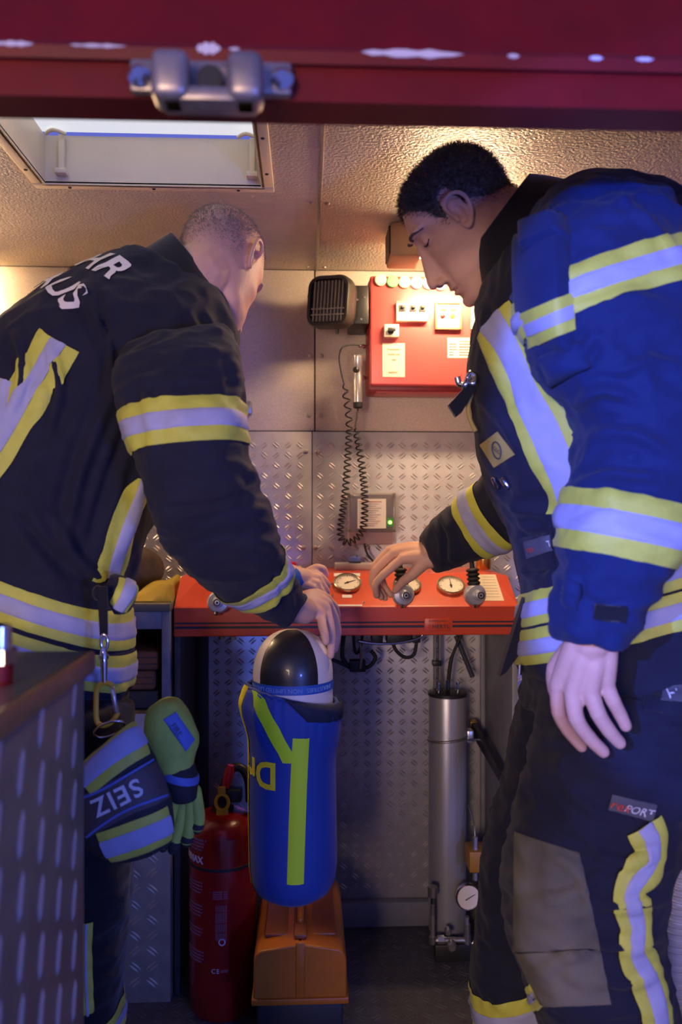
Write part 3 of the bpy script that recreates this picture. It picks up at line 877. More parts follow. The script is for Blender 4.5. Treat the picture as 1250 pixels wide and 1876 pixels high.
# ---------------------------------------------------------------- filter cylinder
FD = 2.24
fc = P(820, 1500, FD); fx = fc.x
fr_ = 34.5 / FPX * FD
zt_, zb_ = Z(1270, FD), 0.035
ft = empty('filter_cylinder', (fx, FD, 0)); tag(ft, 'tall brushed steel filter cylinder standing below the filling console', 'cylinder')
MB().lathe((fx, FD, zb_), (0, 0, 1), [(fr_ * 0.96, 0), (fr_, 0.006), (fr_, zt_ - zb_ - 0.004), (fr_ * 0.98, zt_ - zb_)], 40).build('shell', 'brushed_steel', ft)
MB().lathe((fx, FD, zt_), (0, 0, 1), [(fr_ * 1.04, -0.008), (fr_ * 1.04, 0.001), (fr_ * 0.9, 0.003)], 40).build('lid', 'black_plastic', ft)
for u, m_ in ((803, 'chrome'), (838, 'chrome')):
    q = P(u, 1268, FD)
    MB().lathe((q.x, FD - 0.01, zt_), (0, 0, 1), [(0.006, 0), (0.006, 0.010), (0.003, 0.012), (0.003, 0.022), (0.006, 0.024), (0.006, 0.030)], 12).build('fitting', m_, ft)
zr = Z(1353, FD)
rg = MB().tube([(fx + math.cos(a) * (fr_ + 0.003), FD + math.sin(a) * (fr_ + 0.003), zr + 0.006 * math.cos(a + 0.4)) for a in [2 * math.pi * k / 40 for k in range(40)]], 0.0035, 8, closed=True)
rg.build('clamp_ring', 'steel_dull', ft, smooth=180)
MB().box((fx + fr_, FD - 0.02, zr - 0.012), (fx + fr_ + 0.018, FD + 0.02, zr + 0.022), 0.003).build('clamp_block', 'alu', ft)
MB().cyl((fx + fr_, FD - 0.02, zr - 0.002), (fx + fr_ + 0.03, FD - 0.02, zr - 0.002), 0.004, n=10).build('clamp_bolt', 'chrome', ft)
MB().box((fx - 0.04, FD - 0.02, 0.0), (fx + 0.04, FD + 0.05, 0.036), 0.003).build('foot', 'black_plastic', ft)
# pipes above the cylinder
hp = empty('filter_hose', (X(830, FD), FD, zt_ + 0.02)); tag(hp, 'black hose and twin pipes running down onto the filter cylinder', 'hose')
MB().tube(catmull([P(846, 1160, FD), P(838, 1180, FD), P(828, 1205, FD), P(823, 1235, FD), P(821, 1266, FD)], 6), [0.0045] * 12 + [0.0055] * 13, 8).build('hose', 'black_rubber', hp, smooth=180)
MB().cyl(P(821, 1262, FD), P(821, 1246, FD), 0.006, n=6).build('hose_nut', 'chrome', hp)
for u in (797, 806):
    MB().cyl((X(u, 2.29), 2.29, zt_ - 0.01), (X(u, 2.29), 2.29, zb0), 0.0045, n=10).build('pipe', 'steel_dull', hp)
MB().box((X(793, 2.28), 2.278, Z(1222, 2.28)), (X(810, 2.28), 2.302, Z(1212, 2.28)), 0.003).build('pipe_clamp', 'black_plastic', hp)
# valves and gauge at the foot
vg = empty('drain_valve_set', (fx, FD - 0.08, 0)); tag(vg, 'drain valves with small round pressure gauge at the filter cylinder foot', 'valve')
GD = 2.15
gc = P(857, 1645, GD)
gr = MB().lathe(gc + Vector((0, 0.02, 0)), (0.08, -1, 0.1), [(0.030, 0), (0.0345, 0.006), (0.0345, 0.022), (0.031, 0.025), (0.0305, 0.021)], 32, cap=False).build('gauge', 'chrome', vg, smooth=40)
MB().lathe(gc + Vector((0, 0.02, 0)), (0.08, -1, 0.1), [(0.0310, 0.0), (0.0310, 0.0205)], 32).build('dial', 'gauge_face', gr)
MB().tube([gc + Vector((-0.006, -0.0035, -0.005)), gc + Vector((0.020, -0.0035, 0.010))], [0.0016, 0.0006], 6).build('needle', 'black_plastic', gr)
def stk(u, d, segs, name='valve_stem'):
    for v0, v1, r, m_ in segs:
        MB().lathe(P(u, v1, d), (0, 0, 1), [(r, 0), (r, P(u, v0, d).z - P(u, v1, d).z)], 10).build(name, m_, vg)
stk(856, GD, ((1679, 1692, 0.006, 'alu'), (1692, 1712, 0.009, 'steel_dull'), (1712, 1730, 0.010, 'steel_dull')))
stk(793, GD, ((1624, 1642, 0.013, 'steel_dull'), (1642, 1656, 0.005, 'chrome'), (1656, 1676, 0.006, 'steel_dull'), (1676, 1716, 0.006, 'alu'), (1716, 1728, 0.010, 'steel_dull')))
a = P(790, 1722, GD); b = P(858, 1722, GD)
MB().cyl(a, b, 0.0075, n=10).build('manifold', 'steel_dull', vg)
MB().lathe(P(808, 1720, GD) + Vector((-0.01, -0.004, 0)), (1, 0, 0), [(0.011, 0), (0.011, 0.018)], 6).build('nut', 'alu', vg)
MB().lathe(P(826, 1728, GD), (0, -1, 0), [(0.014, 0), (0.014, 0.02), (0.009, 0.025)], 12).build('valve_body', 'steel_dull', vg)
MB().lathe(P(820, 1703, GD), (0, -1, 0), [(0.009, 0), (0.009, 0.016), (0.005, 0.02)], 12).build('valve_body', 'steel_dull', vg)
MB().tube(catmull([P(836, 1738, GD), P(850, 1736, GD), P(868, 1727, GD), P(882, 1718, GD)], 4), 0.0045, 8).build('bent_pipe', 'alu', vg, smooth=180)
MB().box((fx - 0.05, GD - 0.01, 0.0), (fx + 0.065, GD + 0.02, P(790, 1729, GD).z), 0.002).build('mount_plate', 'black_plastic', vg)
# diagonal brace and valve block on the right
o = empty('brace', (X(940, 2.15), 2.15, Z(1450, 2.15))); tag(o, 'dark diagonal brace strut right of the filter cylinder', 'strut')
br = MB(); p0 = P(866, 1330, 2.30); p1 = P(934, 1444, 1.98)
dv = (p1 - p0); Mx = frame(p0, dv, (0, 0, 1))
br.box((0, -0.016, -0.008), (dv.length, 0.016, 0.008), 0.003, M=Mx); br.build('strut', 'black_plastic', o)
MB().box((-0.008, -0.018, -0.010), (0.012, 0.018, 0.010), 0.002, M=Mx).build('strut_end', 'brass', o)
q0 = P(836, 1165, 2.26); q1 = P(866, 1240, 2.26)
o = MB().cyl(q0, q1, 0.007, n=10).build('support_rod', 'dark_blue_grey'); tag(o, 'dark slanting support rod below the console right of the hose', 'rod')
vb = empty('separator_block', (X(878, 2.1), 2.1, Z(1620, 2.1))); tag(vb, 'ochre separator block with steel unions behind the man\'s shin', 'valve')
MB().box((X(858, 2.12), 2.10, Z(1598, 2.12)), (X(905, 2.12), 2.17, Z(1560, 2.12)), 0.003).build('block', 'valve_yellow', vb)
for v0, v1 in ((1545, 1560), (1534, 1545), (1598, 1612)):
    MB().lathe(P(871, v1, 2.12), (0, 0, 1), [(0.007, 0), (0.007, P(871, v0, 2.12).z - P(871, v1, 2.12).z)], 6).build('union', 'alu', vb)
MB().tube(catmull([P(871, 1535, 2.12), P(868, 1505, 2.14), P(858, 1475, 2.2)], 5), 0.002, 6).build('capillary', 'steel_dull', vb, smooth=180)
MB().cyl(P(891, 1598, 2.12), P(890, 1690, 2.12), 0.003, n=8).build('capillary', 'steel_dull', vb)

# ---------------------------------------------------------------- things on the console
o = empty('junction_box', (X(655, 2.25), 2.25, zt)); tag(o, 'low grey box on the console behind the left gauge', 'box')
MB().box((X(614, 2.25), 2.235, zt), (X(706, 2.25), 2.30, Z(1032, 2.25)), 0.003).build('box_body', 'box_grey', o)
s_ = MB().lathe((X(651, 2.26), 2.262, Z(1031.5, 2.26)), (0, 0, 1), [(0.017, 0), (0.017, 0.005)], 16).build('knob_base', 'black_plastic', o)
MB().lathe((X(651, 2.26), 2.262, Z(1031.5, 2.26) + 0.005), (0, 0, 1), [(0.0155, 0), (0.0155, 0.010), (0.012, 0.012)], 20).build('knob', 'cap_blue', o)
o = empty('oil_bottle', (X(884, 2.26), 2.26, zt)); tag(o, 'amber glass bottle on the console behind the right valve lever', 'bottle')
zz = zt
MB().lathe((X(886, 2.26), 2.26, zz), (0, 0, 1), [(0.020, 0), (0.021, 0.003), (0.021, 0.030), (0.010, 0.042), (0.009, 0.05)], 20).build('bottle_body', 'brass', o)
MB().lathe((X(886, 2.26), 2.26, zz + 0.05), (0, 0, 1), [(0.011, 0), (0.011, 0.014)], 16).build('cap', 'black_plastic', o)
o = empty('red_lever', (X(530, 2.2), 2.2, zt)); tag(o, 'red plastic lever behind the grey-haired man\'s far cuff', 'lever')
MB().box(tuple(P(516, 1037, 2.2) + Vector((0, -0.01, 0))), tuple(P(543, 1029, 2.2) + Vector((0, 0.01, 0))), 0.003).build('grip', 'red_plastic', o)
MB().cyl(P(531, 1036, 2.2), (X(531, 2.2), 2.2, zt), 0.006, n=10).build('stem', 'red_plastic', o)

# ---------------------------------------------------------------- fire extinguisher
ED = 1.98
ec = P(418, 1650, ED); ex_ = ec.x - 0.012
er = 61 / FPX * ED
e0, e1 = 0.0, Z(1478, ED)
ext = empty('fire_extinguisher', (ex_, ED, 0)); tag(ext, 'red fire extinguisher with yellow pull ring beside the toolbox', 'extinguisher')
pr = [(er * 0.88, e0), (er * 0.97, e0 + 0.012), (er * 0.97, e0 + 0.045), (er, e0 + 0.050), (er, e1 - 0.052)]
for k in range(1, 9):
    a = math.pi / 2 * k / 8
    pr.append((er * (0.28 + 0.72 * math.cos(a)), e1 - 0.052 + 0.050 * math.sin(a)))
MB().lathe((ex_, ED, 0), (0, 0, 1), pr, 44).build('cylinder', 'ext_red', ext, smooth=50)
zs = Z(1592, ED - er)
MB().lathe((ex_, ED, zs), (0, 0, 1), [(er * 1.001, -0.004), (er * 1.012, -0.003), (er * 1.012, 0.003), (er * 1.001, 0.004)], 44, cap=False).build('seam_band', 'black_rubber', ext)
MB().lathe((ex_, ED, e1 - 0.006), (0, 0, 1), [(0.026, 0), (0.026, 0.014), (0.020, 0.018), (0.018, 0.03)], 20).build('collar', 'black_plastic', ext)
v_ = MB(); zc = e1 + 0.02
v_.box((ex_ - 0.010, ED - 0.022, zc), (ex_ + 0.046, ED + 0.022, zc + 0.032), 0.006)
v_.tube(catmull([(ex_ + 0.0, ED, zc + 0.03), (ex_ + 0.02, ED, zc + 0.075), (ex_ + 0.045, ED, zc + 0.078), (ex_ + 0.062, ED - 0.005, zc + 0.05), (ex_ + 0.066, ED - 0.01, zc + 0.0)], 6), 0.011, 10)
v_.build('valve_head', 'black_plastic', ext, smooth=40)
a = P(414, 1442, ED - 0.02); b = P(423, 1402, ED - 0.02)
MB().lathe(a, b - a, [(0.009, 0), (0.011, 0.01), (0.012, (b - a).length * 0.7), (0.008, (b - a).length)], 14).build('trigger', 'red_plastic', ext)
yt = MB()
yc = P(407, 1470, ED - 0.06)
ring = [(0.015 * math.cos(t), 0.020 * math.sin(t)) for t in [2 * math.pi * k / 20 for k in range(20)]]
Mt = Matrix.Translation(yc) @ Matrix.Rotation(0.15, 4, 'X')
yt.tube([Mt @ Vector((x, 0, z)) for x, z in ring], 0.0042, 8, closed=True)
yt.box((-0.014, -0.003, -0.032), (0.014, 0.003, -0.018), 0.002, M=Mt)
yt.box((-0.009, -0.003, 0.016), (0.009, 0.003, 0.040), 0.002, M=Mt)
yt.build('pull_ring', 'tag_yellow', ext, smooth=40)
MB().tube(catmull([(ex_ + 0.064, ED - 0.01, zc + 0.01), (ex_ + 0.070, ED + 0.03, e1 - 0.03), (ex_ + 0.050, ED + 0.078, e1 - 0.2), (ex_ + 0.050, ED + 0.078, 0.2)], 6), 0.009, 10).build('hose', 'black_rubber', ext, smooth=180)
def cylwrap(me, cx, cy, r, z0, ang0, flip=False):
    """bend flat lettering (x along, y up) round a vertical cylinder"""
    for v in me.vertices:
        x, y, z = v.co
        a = ang0 + x / r
        v.co = (cx + math.sin(a) * (r + z), cy - math.cos(a) * (r + z), z0 + y)
def wraptext(txt, size, cx, cy, r, z0, ang, m_, parent, rot=0, name='lettering', **kw):
    me = text_mesh(txt, size, Matrix.Rotation(rot, 4, 'Z'), **kw)
    bm = bmesh.new(); bm.from_mesh(me)
    bmesh.ops.triangulate(bm, faces=list(bm.faces))
    for it in range(2):
        es = [e for e in bm.edges if e.calc_length() > size * 0.35]
        if es: bmesh.ops.subdivide_edges(bm, edges=es, cuts=1)
        bmesh.ops.triangulate(bm, faces=list(bm.faces))
    bm.to_mesh(me); bm.free()
    cylwrap(me, cx, cy, r, z0, ang)
    me.materials.append(MATS[m_])
    o = bpy.data.objects.new(name, me); link(o)
    return setparent(o, parent)
ER = er + 0.0006
def zE(v): return Z(v, ED - er * 0.9)
wraptext('MINIMAX', 0.022, ex_, ED, ER, zE(1574), math.radians(-62), 'ext_print_white', ext, bold=0.0006)
for v, n_, sz in ((1536, 1, 0.010), (1548, 1, 0.008), (1614, 3, 0.007), (1656, 3, 0.007), (1698, 2, 0.007), (1740, 3, 0.008)):
    for k in range(n_ + 1):
        wraptext('mmnun mnmumn nm'[: 14 - 3 * (k == n_)], sz, ex_, ED, ER, zE(v + k * 6), math.radians(-50), 'ext_print', ext, name='print_line')
for k in range(6):
    wraptext('nmum nmmun mnmumn nmnu', 0.0065, ex_, ED, ER, zE(1683), math.radians(-6 + 3.2 * k), 'ext_print', ext, rot=math.pi / 2, name='print_line')
for k in range(4):
    wraptext('mnunm mn', 0.0075, ex_, ED, ER, zE(1627 + 4 * k), math.radians(1), 'ext_print', ext, name='print_line')
wraptext('CE', 0.015, ex_, ED, ER, zE(1771), math.radians(-7), 'ext_print_white', ext, spacing=1.2)
wraptext('0085', 0.009, ex_, ED, ER, zE(1771), math.radians(8), 'ext_print', ext)
em = MB(); rr = 0.010
for k in range(24):
    t0 = 2 * math.pi * k / 24; t1 = 2 * math.pi * (k + 1) / 24
    q = []
    for rad, t in ((0.0085, t0), (0.0085, t1), (0.0055, t1), (0.0055, t0)):
        an = math.radians(4) + rad * math.cos(t) / er
        q.append((ex_ + math.sin(an) * ER, ED - math.cos(an) * ER, zE(1718) + rad * math.sin(t)))
    em.add(q, [(0, 1, 2, 3)])
em.build('round_mark', 'ext_print_white', ext, smooth=None)

# ---------------------------------------------------------------- toolbox
TD0, TD1 = 1.74, 2.08
bx0, bx1 = X(464, TD0), X(636, TD0)
tz0, tz1, tz2 = Z(1838, TD0), Z(1748, TD0), Z(1728, TD0)
tb = empty('toolbox', ((bx0 + bx1) / 2, (TD0 + TD1) / 2, 0)); tag(tb, 'orange cantilever toolbox with black base on the floor', 'toolbox')
MB().box((bx0 + 0.008, TD0 + 0.006, 0.0), (bx1 - 0.008, TD1 - 0.004, tz0 + 0.004), 0.006).build('base', 'black_plastic', tb)
xm = (bx0 + bx1) / 2
def half(x0, x1, inner):
    mb = MB()
    if inner > 0:    # left half: inner edge at x1
        prof = [(x0, tz0 + 0.012), (x0 + 0.001, tz1 - 0.012), (x0 + 0.006, tz1 + 0.002), (x0 + 0.016, tz1 + 0.010), (x1, tz2), (x1, tz0 + 0.012)]
    else:
        prof = [(x0, tz0 + 0.012), (x0, tz2), (x1 - 0.016, tz1 + 0.010), (x1 - 0.006, tz1 + 0.002), (x1 - 0.001, tz1 - 0.012), (x1, tz0 + 0.012)]
    n = len(prof)
    vs = [(x, TD0, z) for x, z in prof] + [(x, TD1, z) for x, z in prof]
    fs = [tuple(range(n)), tuple(range(2 * n - 1, n - 1, -1))] + [(i, (i + 1) % n, (i + 1) % n + n, i + n) for i in range(n)]
    mb.add(vs, fs)
    o = mb.build('lid_half', 'toolbox_orange', tb, smooth=30)
    b = o.modifiers.new('bevel', 'BEVEL'); b.width = 0.004; b.segments = 3; b.limit_method = 'ANGLE'
    return o
half(bx0, xm - 0.0008, 1); half(xm + 0.0008, bx1, -1)
MB().box((bx0 - 0.004, TD0 - 0.004, tz0), (bx1 + 0.004, TD1 + 0.003, tz0 + 0.014), 0.003).build('rim', 'toolbox_orange', tb)
MB().box((xm - 0.014, TD0 + 0.02, tz2 - 0.004), (xm + 0.014, TD1 - 0.03, tz2 + 0.010), 0.005).build('lid_spine', 'toolbox_brown', tb)
for x0_, x1_ in ((bx0 + 0.022, xm - 0.026), (xm + 0.026, bx1 - 0.022)):
    MB().box((x0_, TD0 + 0.05, tz2 - 0.012), (x1_, TD1 - 0.05, tz2 - 0.003), 0.004).build('lid_tray', 'toolbox_brown', tb)
MB().box((xm - 0.010, TD0 - 0.003, tz0 + 0.014), (xm + 0.010, TD0 + 0.008, tz2 + 0.004), 0.003).build('latch', 'toolbox_orange', tb)
hn = MB().tube(catmull([(xm, TD0 + 0.08, tz2 + 0.006), (xm, TD0 + 0.09, tz2 + 0.020), (xm, TD1 - 0.10, tz2 + 0.020), (xm, TD1 - 0.09, tz2 + 0.006)], 5), 0.008, 10)
hn.build('carry_handle', 'toolbox_orange', tb, smooth=180)

# ---------------------------------------------------------------- corrugated hose at the right edge
ch = MB(); pth = catmull([Vector((XR - 0.002, 1.78, 1.0)), Vector((0.93, 1.74, 1.0)), Vector((0.84, 1.68, 0.93)), P(1280, 1420, 1.63), P(1262, 1500, 1.62), P(1250, 1600, 1.62), P(1240, 1700, 1.62), P(1246, 1800, 1.62), P(1275, 1880, 1.60), P(1300, 2000, 1.58), P(1300, 2035, 1.57)], 40)
pth = resample(pth, 0.0022)
rs = [0.026 + 0.004 * math.cos(2 * math.pi * k * 0.0022 / 0.0125) for k in range(len(pth))]
o = ch.tube(pth, rs, 20).build('corrugated_hose', 'hose_grey', smooth=60)
tag(o, 'pale grey corrugated hose at the right edge behind the man\'s leg', 'hose')

# ---------------------------------------------------------------- left cabinet with shelf opening
kx0, kx1 = -1.05, qx0 - 0.004
KD = 2.0
kz1 = Z(1118, KD)
sc = empty('storage_cabinet', ((kx0 + kx1) / 2, KD + 0.17, 0)); tag(sc, 'low metal storage cabinet with open shelf left of the console', 'cabinet')
ox0, ox1, oz0, oz1 = X(120, KD), X(297, KD), Z(1300, KD), Z(1150, KD)
MB().box((kx0, KD, 0), (kx1, D - 0.01, oz0 - 0.004)).build('body', 'cab_panel', sc)
MB().box((kx0, KD - 0.004, 0), (kx1, KD, oz0 - 0.004), 0.001).build('checker_front', 'cab_panel', sc)
tread('lugs', sc, (X(200, KD), KD - 0.004, 0.03), (1, 0, 0), (0, 0, 1), kx1 - X(200, KD), oz0 - 0.06, 'cab_bar', step=(0.042, 0.038), L=0.034, W=0.006)
fm = MB()
fm.box((kx0, KD - 0.006, oz0 - 0.004), (ox0, KD + 0.012, kz1), 0.002)
fm.box((ox1, KD - 0.006, oz0 - 0.004), (kx1, KD + 0.012, kz1), 0.002)
fm.box((ox0, KD - 0.006, oz1), (ox1, KD + 0.012, kz1), 0.002)
fm.build('opening_frame', 'grey_paint', sc)
MB().box((kx0, D - 0.03, oz0), (kx1, D - 0.01, kz1)).build('back_panel', 'crate_dark', sc)
MB().box((kx1 - 0.012, KD + 0.012, oz0 - 0.004), (kx1, D - 0.03, kz1)).build('side_panel', 'crate_dark', sc)
MB().box((kx0, KD + 0.012, oz0 - 0.004), (kx0 + 0.012, D - 0.03, kz1)).build('side_panel', 'crate_dark', sc)
MB().box((kx0, KD - 0.012, kz1), (kx1 + 0.001, D - 0.01, kz1 + 0.020), 0.003).build('top_board', 'shelf_olive', sc)
for k, (v0, v1, m_, w, lb) in enumerate(((1262, 1284, 'crate_dark', 0.0, 'dark crate at the bottom of the open shelf'), (1226, 1248, 'blanket_brown', 0.01, 'brown folded blanket, lower of the two on the shelf'), (1190, 1217, 'blanket_brown', 0.0, 'brown folded blanket, upper of the two on the shelf'))):
    dd = KD + 0.03
    nm = 'shelf_crate' if m_ == 'crate_dark' else 'folded_blanket'
    z0_ = oz0 if k == 0 else Z((1262, 1226)[k - 1] - 0.5, dd)
    z1_ = Z(v0, dd)
    mb = MB().box((X(170, dd), dd, z0_), (X(292, dd) - w, D - 0.05, z1_ - 0.001), 0.010 if k else 0.004, seg=3)
    o = mb.build(nm, m_); tag(o, lb, 'crate' if k == 0 else 'blanket', 'folded blankets on the cabinet shelf' if k else None)
    if k:
        for zz in (0.33, 0.66):
            zc_ = z0_ + (z1_ - z0_) * zz
            MB().box((X(172, dd), dd - 0.0008, zc_ - 0.001), (X(288, dd) - w, dd + 0.004, zc_ + 0.001)).build('fold_line', 'crate_dark', o, smooth=None)
# folded yellow fabric and brown bag on top of the cabinet
by = MB(); zt2 = kz1 + 0.020
nU, nV = 18, 10
xa, xb = X(225, 2.05), X(319, 2.05)
vs = []; fs = []
for layer in range(2):
    for j in range(nV + 1):
        for i in range(nU + 1):
            a, b = i / nU, j / nV
            x = xa + (xb - xa) * a; y = 2.01 + 0.22 * b
            ed = min(1, a * 6 + 0.2, (1 - a) * 6 + 0.2) * min(1, b * 6 + 0.1)
            h = (0.012 + 0.055 * a ** 1.3 * b ** 0.6 + 0.006 * math.sin(9 * a + 5 * b) + 0.004 * math.sin(17 * b - 6 * a)) * ed
            vs.append((x, y, zt2 + (max(h, 0.004) if layer == 0 else 0.0)))
n1_ = (nU + 1) * (nV + 1)
for j in range(nV):
    for i in range(nU):
        k = j * (nU + 1) + i
        fs.append((k, k + 1, k + nU + 2, k + nU + 1)); fs.append((n1_ + k, n1_ + k + nU + 1, n1_ + k + nU + 2, n1_ + k + 1))
for i in range(nU):
    fs.append((i, n1_ + i, n1_ + i + 1, i + 1)); k = nV * (nU + 1) + i
    fs.append((k, k + 1, n1_ + k + 1, n1_ + k))
for j in range(nV):
    k = j * (nU + 1); fs.append((k, k + nU + 1, n1_ + k + nU + 1, n1_ + k)); k += nU
    fs.append((k, n1_ + k, n1_ + k + nU + 1, k + nU + 1))
o = by.add(vs, fs).build('folded_tarpaulin', 'blanket_yellow', smooth=70)
tag(o, 'mustard yellow folded tarpaulin on the storage cabinet top', 'tarpaulin')
o = MB().ball(P(258, 1056, 2.26) + Vector((-0.02, 0.0, 0.020)), (0.085, 0.055, 0.066), 18, 12).build('canvas_bag', 'bag_brown', smooth=180)
tag(o, 'dark brown canvas bag behind the yellow tarpaulin', 'bag')

# ---------------------------------------------------------------- foreground bench
BD = 1.06
bxp = X(156, BD); bz = Z(1190, BD)
be = empty('workbench', (bxp - 0.3, 0.75, 0)); tag(be, 'workbench with checker plate side and wooden edge in the left foreground', 'bench')
th = 0.026
MB().box((-1.2, 0.40, 0.0), (bxp, BD - 0.004, bz - th), 0.002).build('side_plate', 'bench_panel', be)
tread('lugs', be, (bxp, 0.42, 0.04), (0, 1, 0), (0, 0, 1), BD - 0.43, bz - th - 0.05, 'bench_bar', step=(0.062, 0.062), L=0.050, W=0.014, H=0.0026, single=True, ang=74)
MB().box((-1.2, 0.40, bz - th), (bxp + 0.004, BD, bz - 0.001), 0.0).build('bench_board', 'ply_dark', be)
MB().box((-1.2, 0.40, bz - 0.001), (bxp + 0.0035, BD, bz + 0.0005), 0.0).build('bench_surface', 'bench_top', be)
MB().box((bxp + 0.004, 0.40, bz - th), (bxp + 0.013, BD + 0.003, bz + 0.001), 0.004).build('wood_edge', 'wood_brown', be)
ft_ = P(8, 1240, 0.86)
o = empty('hose_coupling', (ft_.x, 0.86, bz)); tag(o, 'chrome hose coupling standing on the foreground workbench', 'coupling')
MB().lathe((ft_.x - 0.004, 0.86, bz), (0, 0, 1), [(0.013, 0), (0.013, 0.022)], 20).build('coupling_base', 'red_paint', o)
MB().lathe((ft_.x - 0.004, 0.86, bz + 0.022), (0, 0, 1), [(0.012, 0), (0.018, 0.001), (0.018, 0.016), (0.012, 0.017)], 6).build('hex_nut', 'chrome', o, smooth=20)
MB().lathe((ft_.x - 0.004, 0.86, bz + 0.039), (0, 0, 1), [(0.0115, 0), (0.0115, 0.022), (0.009, 0.024)], 18).build('nipple', 'chrome', o)
# ================================================================ figure tools
mat('cloth_navy', (0.011, 0.012, 0.028), rough=0.82, bump=0.45, bscale=900, sheen=0.06, var=0.20, vscale=18, spec=0.25)
mat('cloth_dark', (0.008, 0.008, 0.012), rough=0.85, bump=0.35, bscale=700, sheen=0.2, spec=0.2)
mat('cloth_navy_bluelit', (0.007, 0.018, 0.085), rough=0.80, bump=0.45, bscale=900, sheen=0.06, var=0.18, vscale=18, spec=0.25)  # navy cloth of the near sleeve, beam's blue light mixed into its colour
mat('cloth_knee', (0.115, 0.105, 0.080), rough=0.85, bump=0.4, bscale=600, var=0.45, vscale=9, spec=0.2)
mat('tape_yellow', (0.50, 0.51, 0.06), rough=0.6, bump=0.35, bscale=260, var=0.10, vscale=40, sheen=0.1)
mat('tape_silver_bluelit', (0.34, 0.35, 0.52), rough=0.6, spec=0.3, var=0.08, vscale=30, bump=0.1, bscale=500)  # silver tape; lilac tint stands in for blue light it throws back
mat('skin', (0.62, 0.36, 0.26), rough=0.52, sss=0.12, bump=0.22, bscale=260, var=0.10, vscale=26, spec=0.4)
mat('skin_pale', (0.66, 0.39, 0.29), rough=0.52, sss=0.12, bump=0.22, bscale=260, var=0.10, vscale=26, spec=0.4)
mat('hair_dark', (0.060, 0.042, 0.028), rough=0.55, var=0.4, vscale=120)
mat('hair_grey', (0.34, 0.28, 0.21), rough=0.6, var=0.4, vscale=150)
mat('lash', (0.02, 0.012, 0.010), rough=0.6)
mat('eye_white', (0.55, 0.50, 0.48), rough=0.2)
mat('lip', (0.36, 0.15, 0.12), rough=0.5, sss=0.1)
mat('boot_black', (0.012, 0.012, 0.012), rough=0.45)
mat('label_grey', (0.075, 0.075, 0.095), rough=0.8)
mat('label_white', (0.60, 0.60, 0.62), rough=0.7)
mat('label_red', (0.60, 0.05, 0.03), rough=0.7)
mat('patch_gold', (0.40, 0.29, 0.06), rough=0.8, bump=0.3, bscale=500)
mat('print_white', (0.72, 0.70, 0.72), rough=0.7)
mat('inner_blue', (0.02, 0.10, 0.40), rough=0.8)

def vnoise(p, seed=0):
    """vectorised gradient noise, p: (n,3)"""
    p = np.asarray(p, float)
    i0 = np.floor(p).astype(np.int64); f = p - i0
    w = f * f * f * (f * (f * 6 - 15) + 10)
    out = np.zeros(len(p))
    for dx in (0, 1):
        for dy in (0, 1):
            for dz in (0, 1):
                h = ((i0[:, 0] + dx) * 374761393 + (i0[:, 1] + dy) * 668265263 + (i0[:, 2] + dz) * 2147483647 + seed * 974711) & 0x7fffffff
                h = ((h ^ (h >> 13)) * 1274126177) & 0x7fffffff
                h = h ^ (h >> 16)
                gx = ((h & 255) / 127.5) - 1; gy = (((h >> 8) & 255) / 127.5) - 1; gz = (((h >> 16) & 255) / 127.5) - 1
                dot = gx * (f[:, 0] - dx) + gy * (f[:, 1] - dy) + gz * (f[:, 2] - dz)
                wx = w[:, 0] if dx else 1 - w[:, 0]; wy = w[:, 1] if dy else 1 - w[:, 1]; wz = w[:, 2] if dz else 1 - w[:, 2]
                out += dot * wx * wy * wz
    return out

def R(pL, pR, d, t, dR=None, e=2.3):
    """cross-section: silhouette points pL, pR at depth d (dR for the right one), half thickness t in depth"""
    a = P(pL[0], pL[1], d); b = P(pR[0], pR[1], dR if dR else d)
    return ((a + b) / 2, (b - a) / 2, t, e)

def loft(rings, n=36, sub=5, capk=0.35):
    """smooth closed tube through the cross-sections"""
    C = catmull([r[0] for r in rings], sub); A = catmull([r[1] for r in rings], sub)
    T = catmull([Vector((r[2], r[3], 0)) for r in rings], sub)
    vs = []; fs = []
    m = len(C)
    for k in range(m):
        a = A[k]
        b = Vector((0, 1, 0)); ah = a.normalized()
        b = (b - ah * b.dot(ah)).normalized() * T[k].x
        ex = 2.0 / T[k].y
        for i in range(n):
            th = 2 * math.pi * i / n
            c, s = math.cos(th), math.sin(th)
            vs.append(C[k] + a * (math.copysign(abs(c) ** ex, c)) + b * (math.copysign(abs(s) ** ex, s)))
    for j in range(m - 1):
        for i in range(n):
            i2 = (i + 1) % n
            fs.append((j * n + i, j * n + i2, (j + 1) * n + i2, (j + 1) * n + i))
    # rounded caps
    for end in (0, m - 1):
        c = C[end]; d = (C[end] - C[1 if end == 0 else m - 2]).normalized()
        r = A[end].length * capk
        base = end * n
        ring1 = []
        for i in range(n):
            p = Vector(vs[base + i]); ring1.append(len(vs)); vs.append(c + (p - c) * 0.7 + d * r * 0.75)
        tip = len(vs); vs.append(c + d * r)
        for i in range(n):
            i2 = (i + 1) % n
            q = (base + i, base + i2, ring1[i2], ring1[i]); tq = (ring1[i], ring1[i2], tip)
            fs.append(q[::-1] if end == 0 else q); fs.append(tq[::-1] if end == 0 else tq)
    return vs, fs

def capsule(pts, rs, n=14, sub=4):
    pts = catmull(pts, sub)
    rr = catmull([Vector((r, 0, 0)) for r in rs], sub)
    mb = MB(); mb.tube(pts, [r.x for r in rr], n)
    mb.ball(pts[0], rr[0].x * 0.98, n, 8); mb.ball(pts[-1], rr[-1].x * 0.98, n, 8)
    return mb

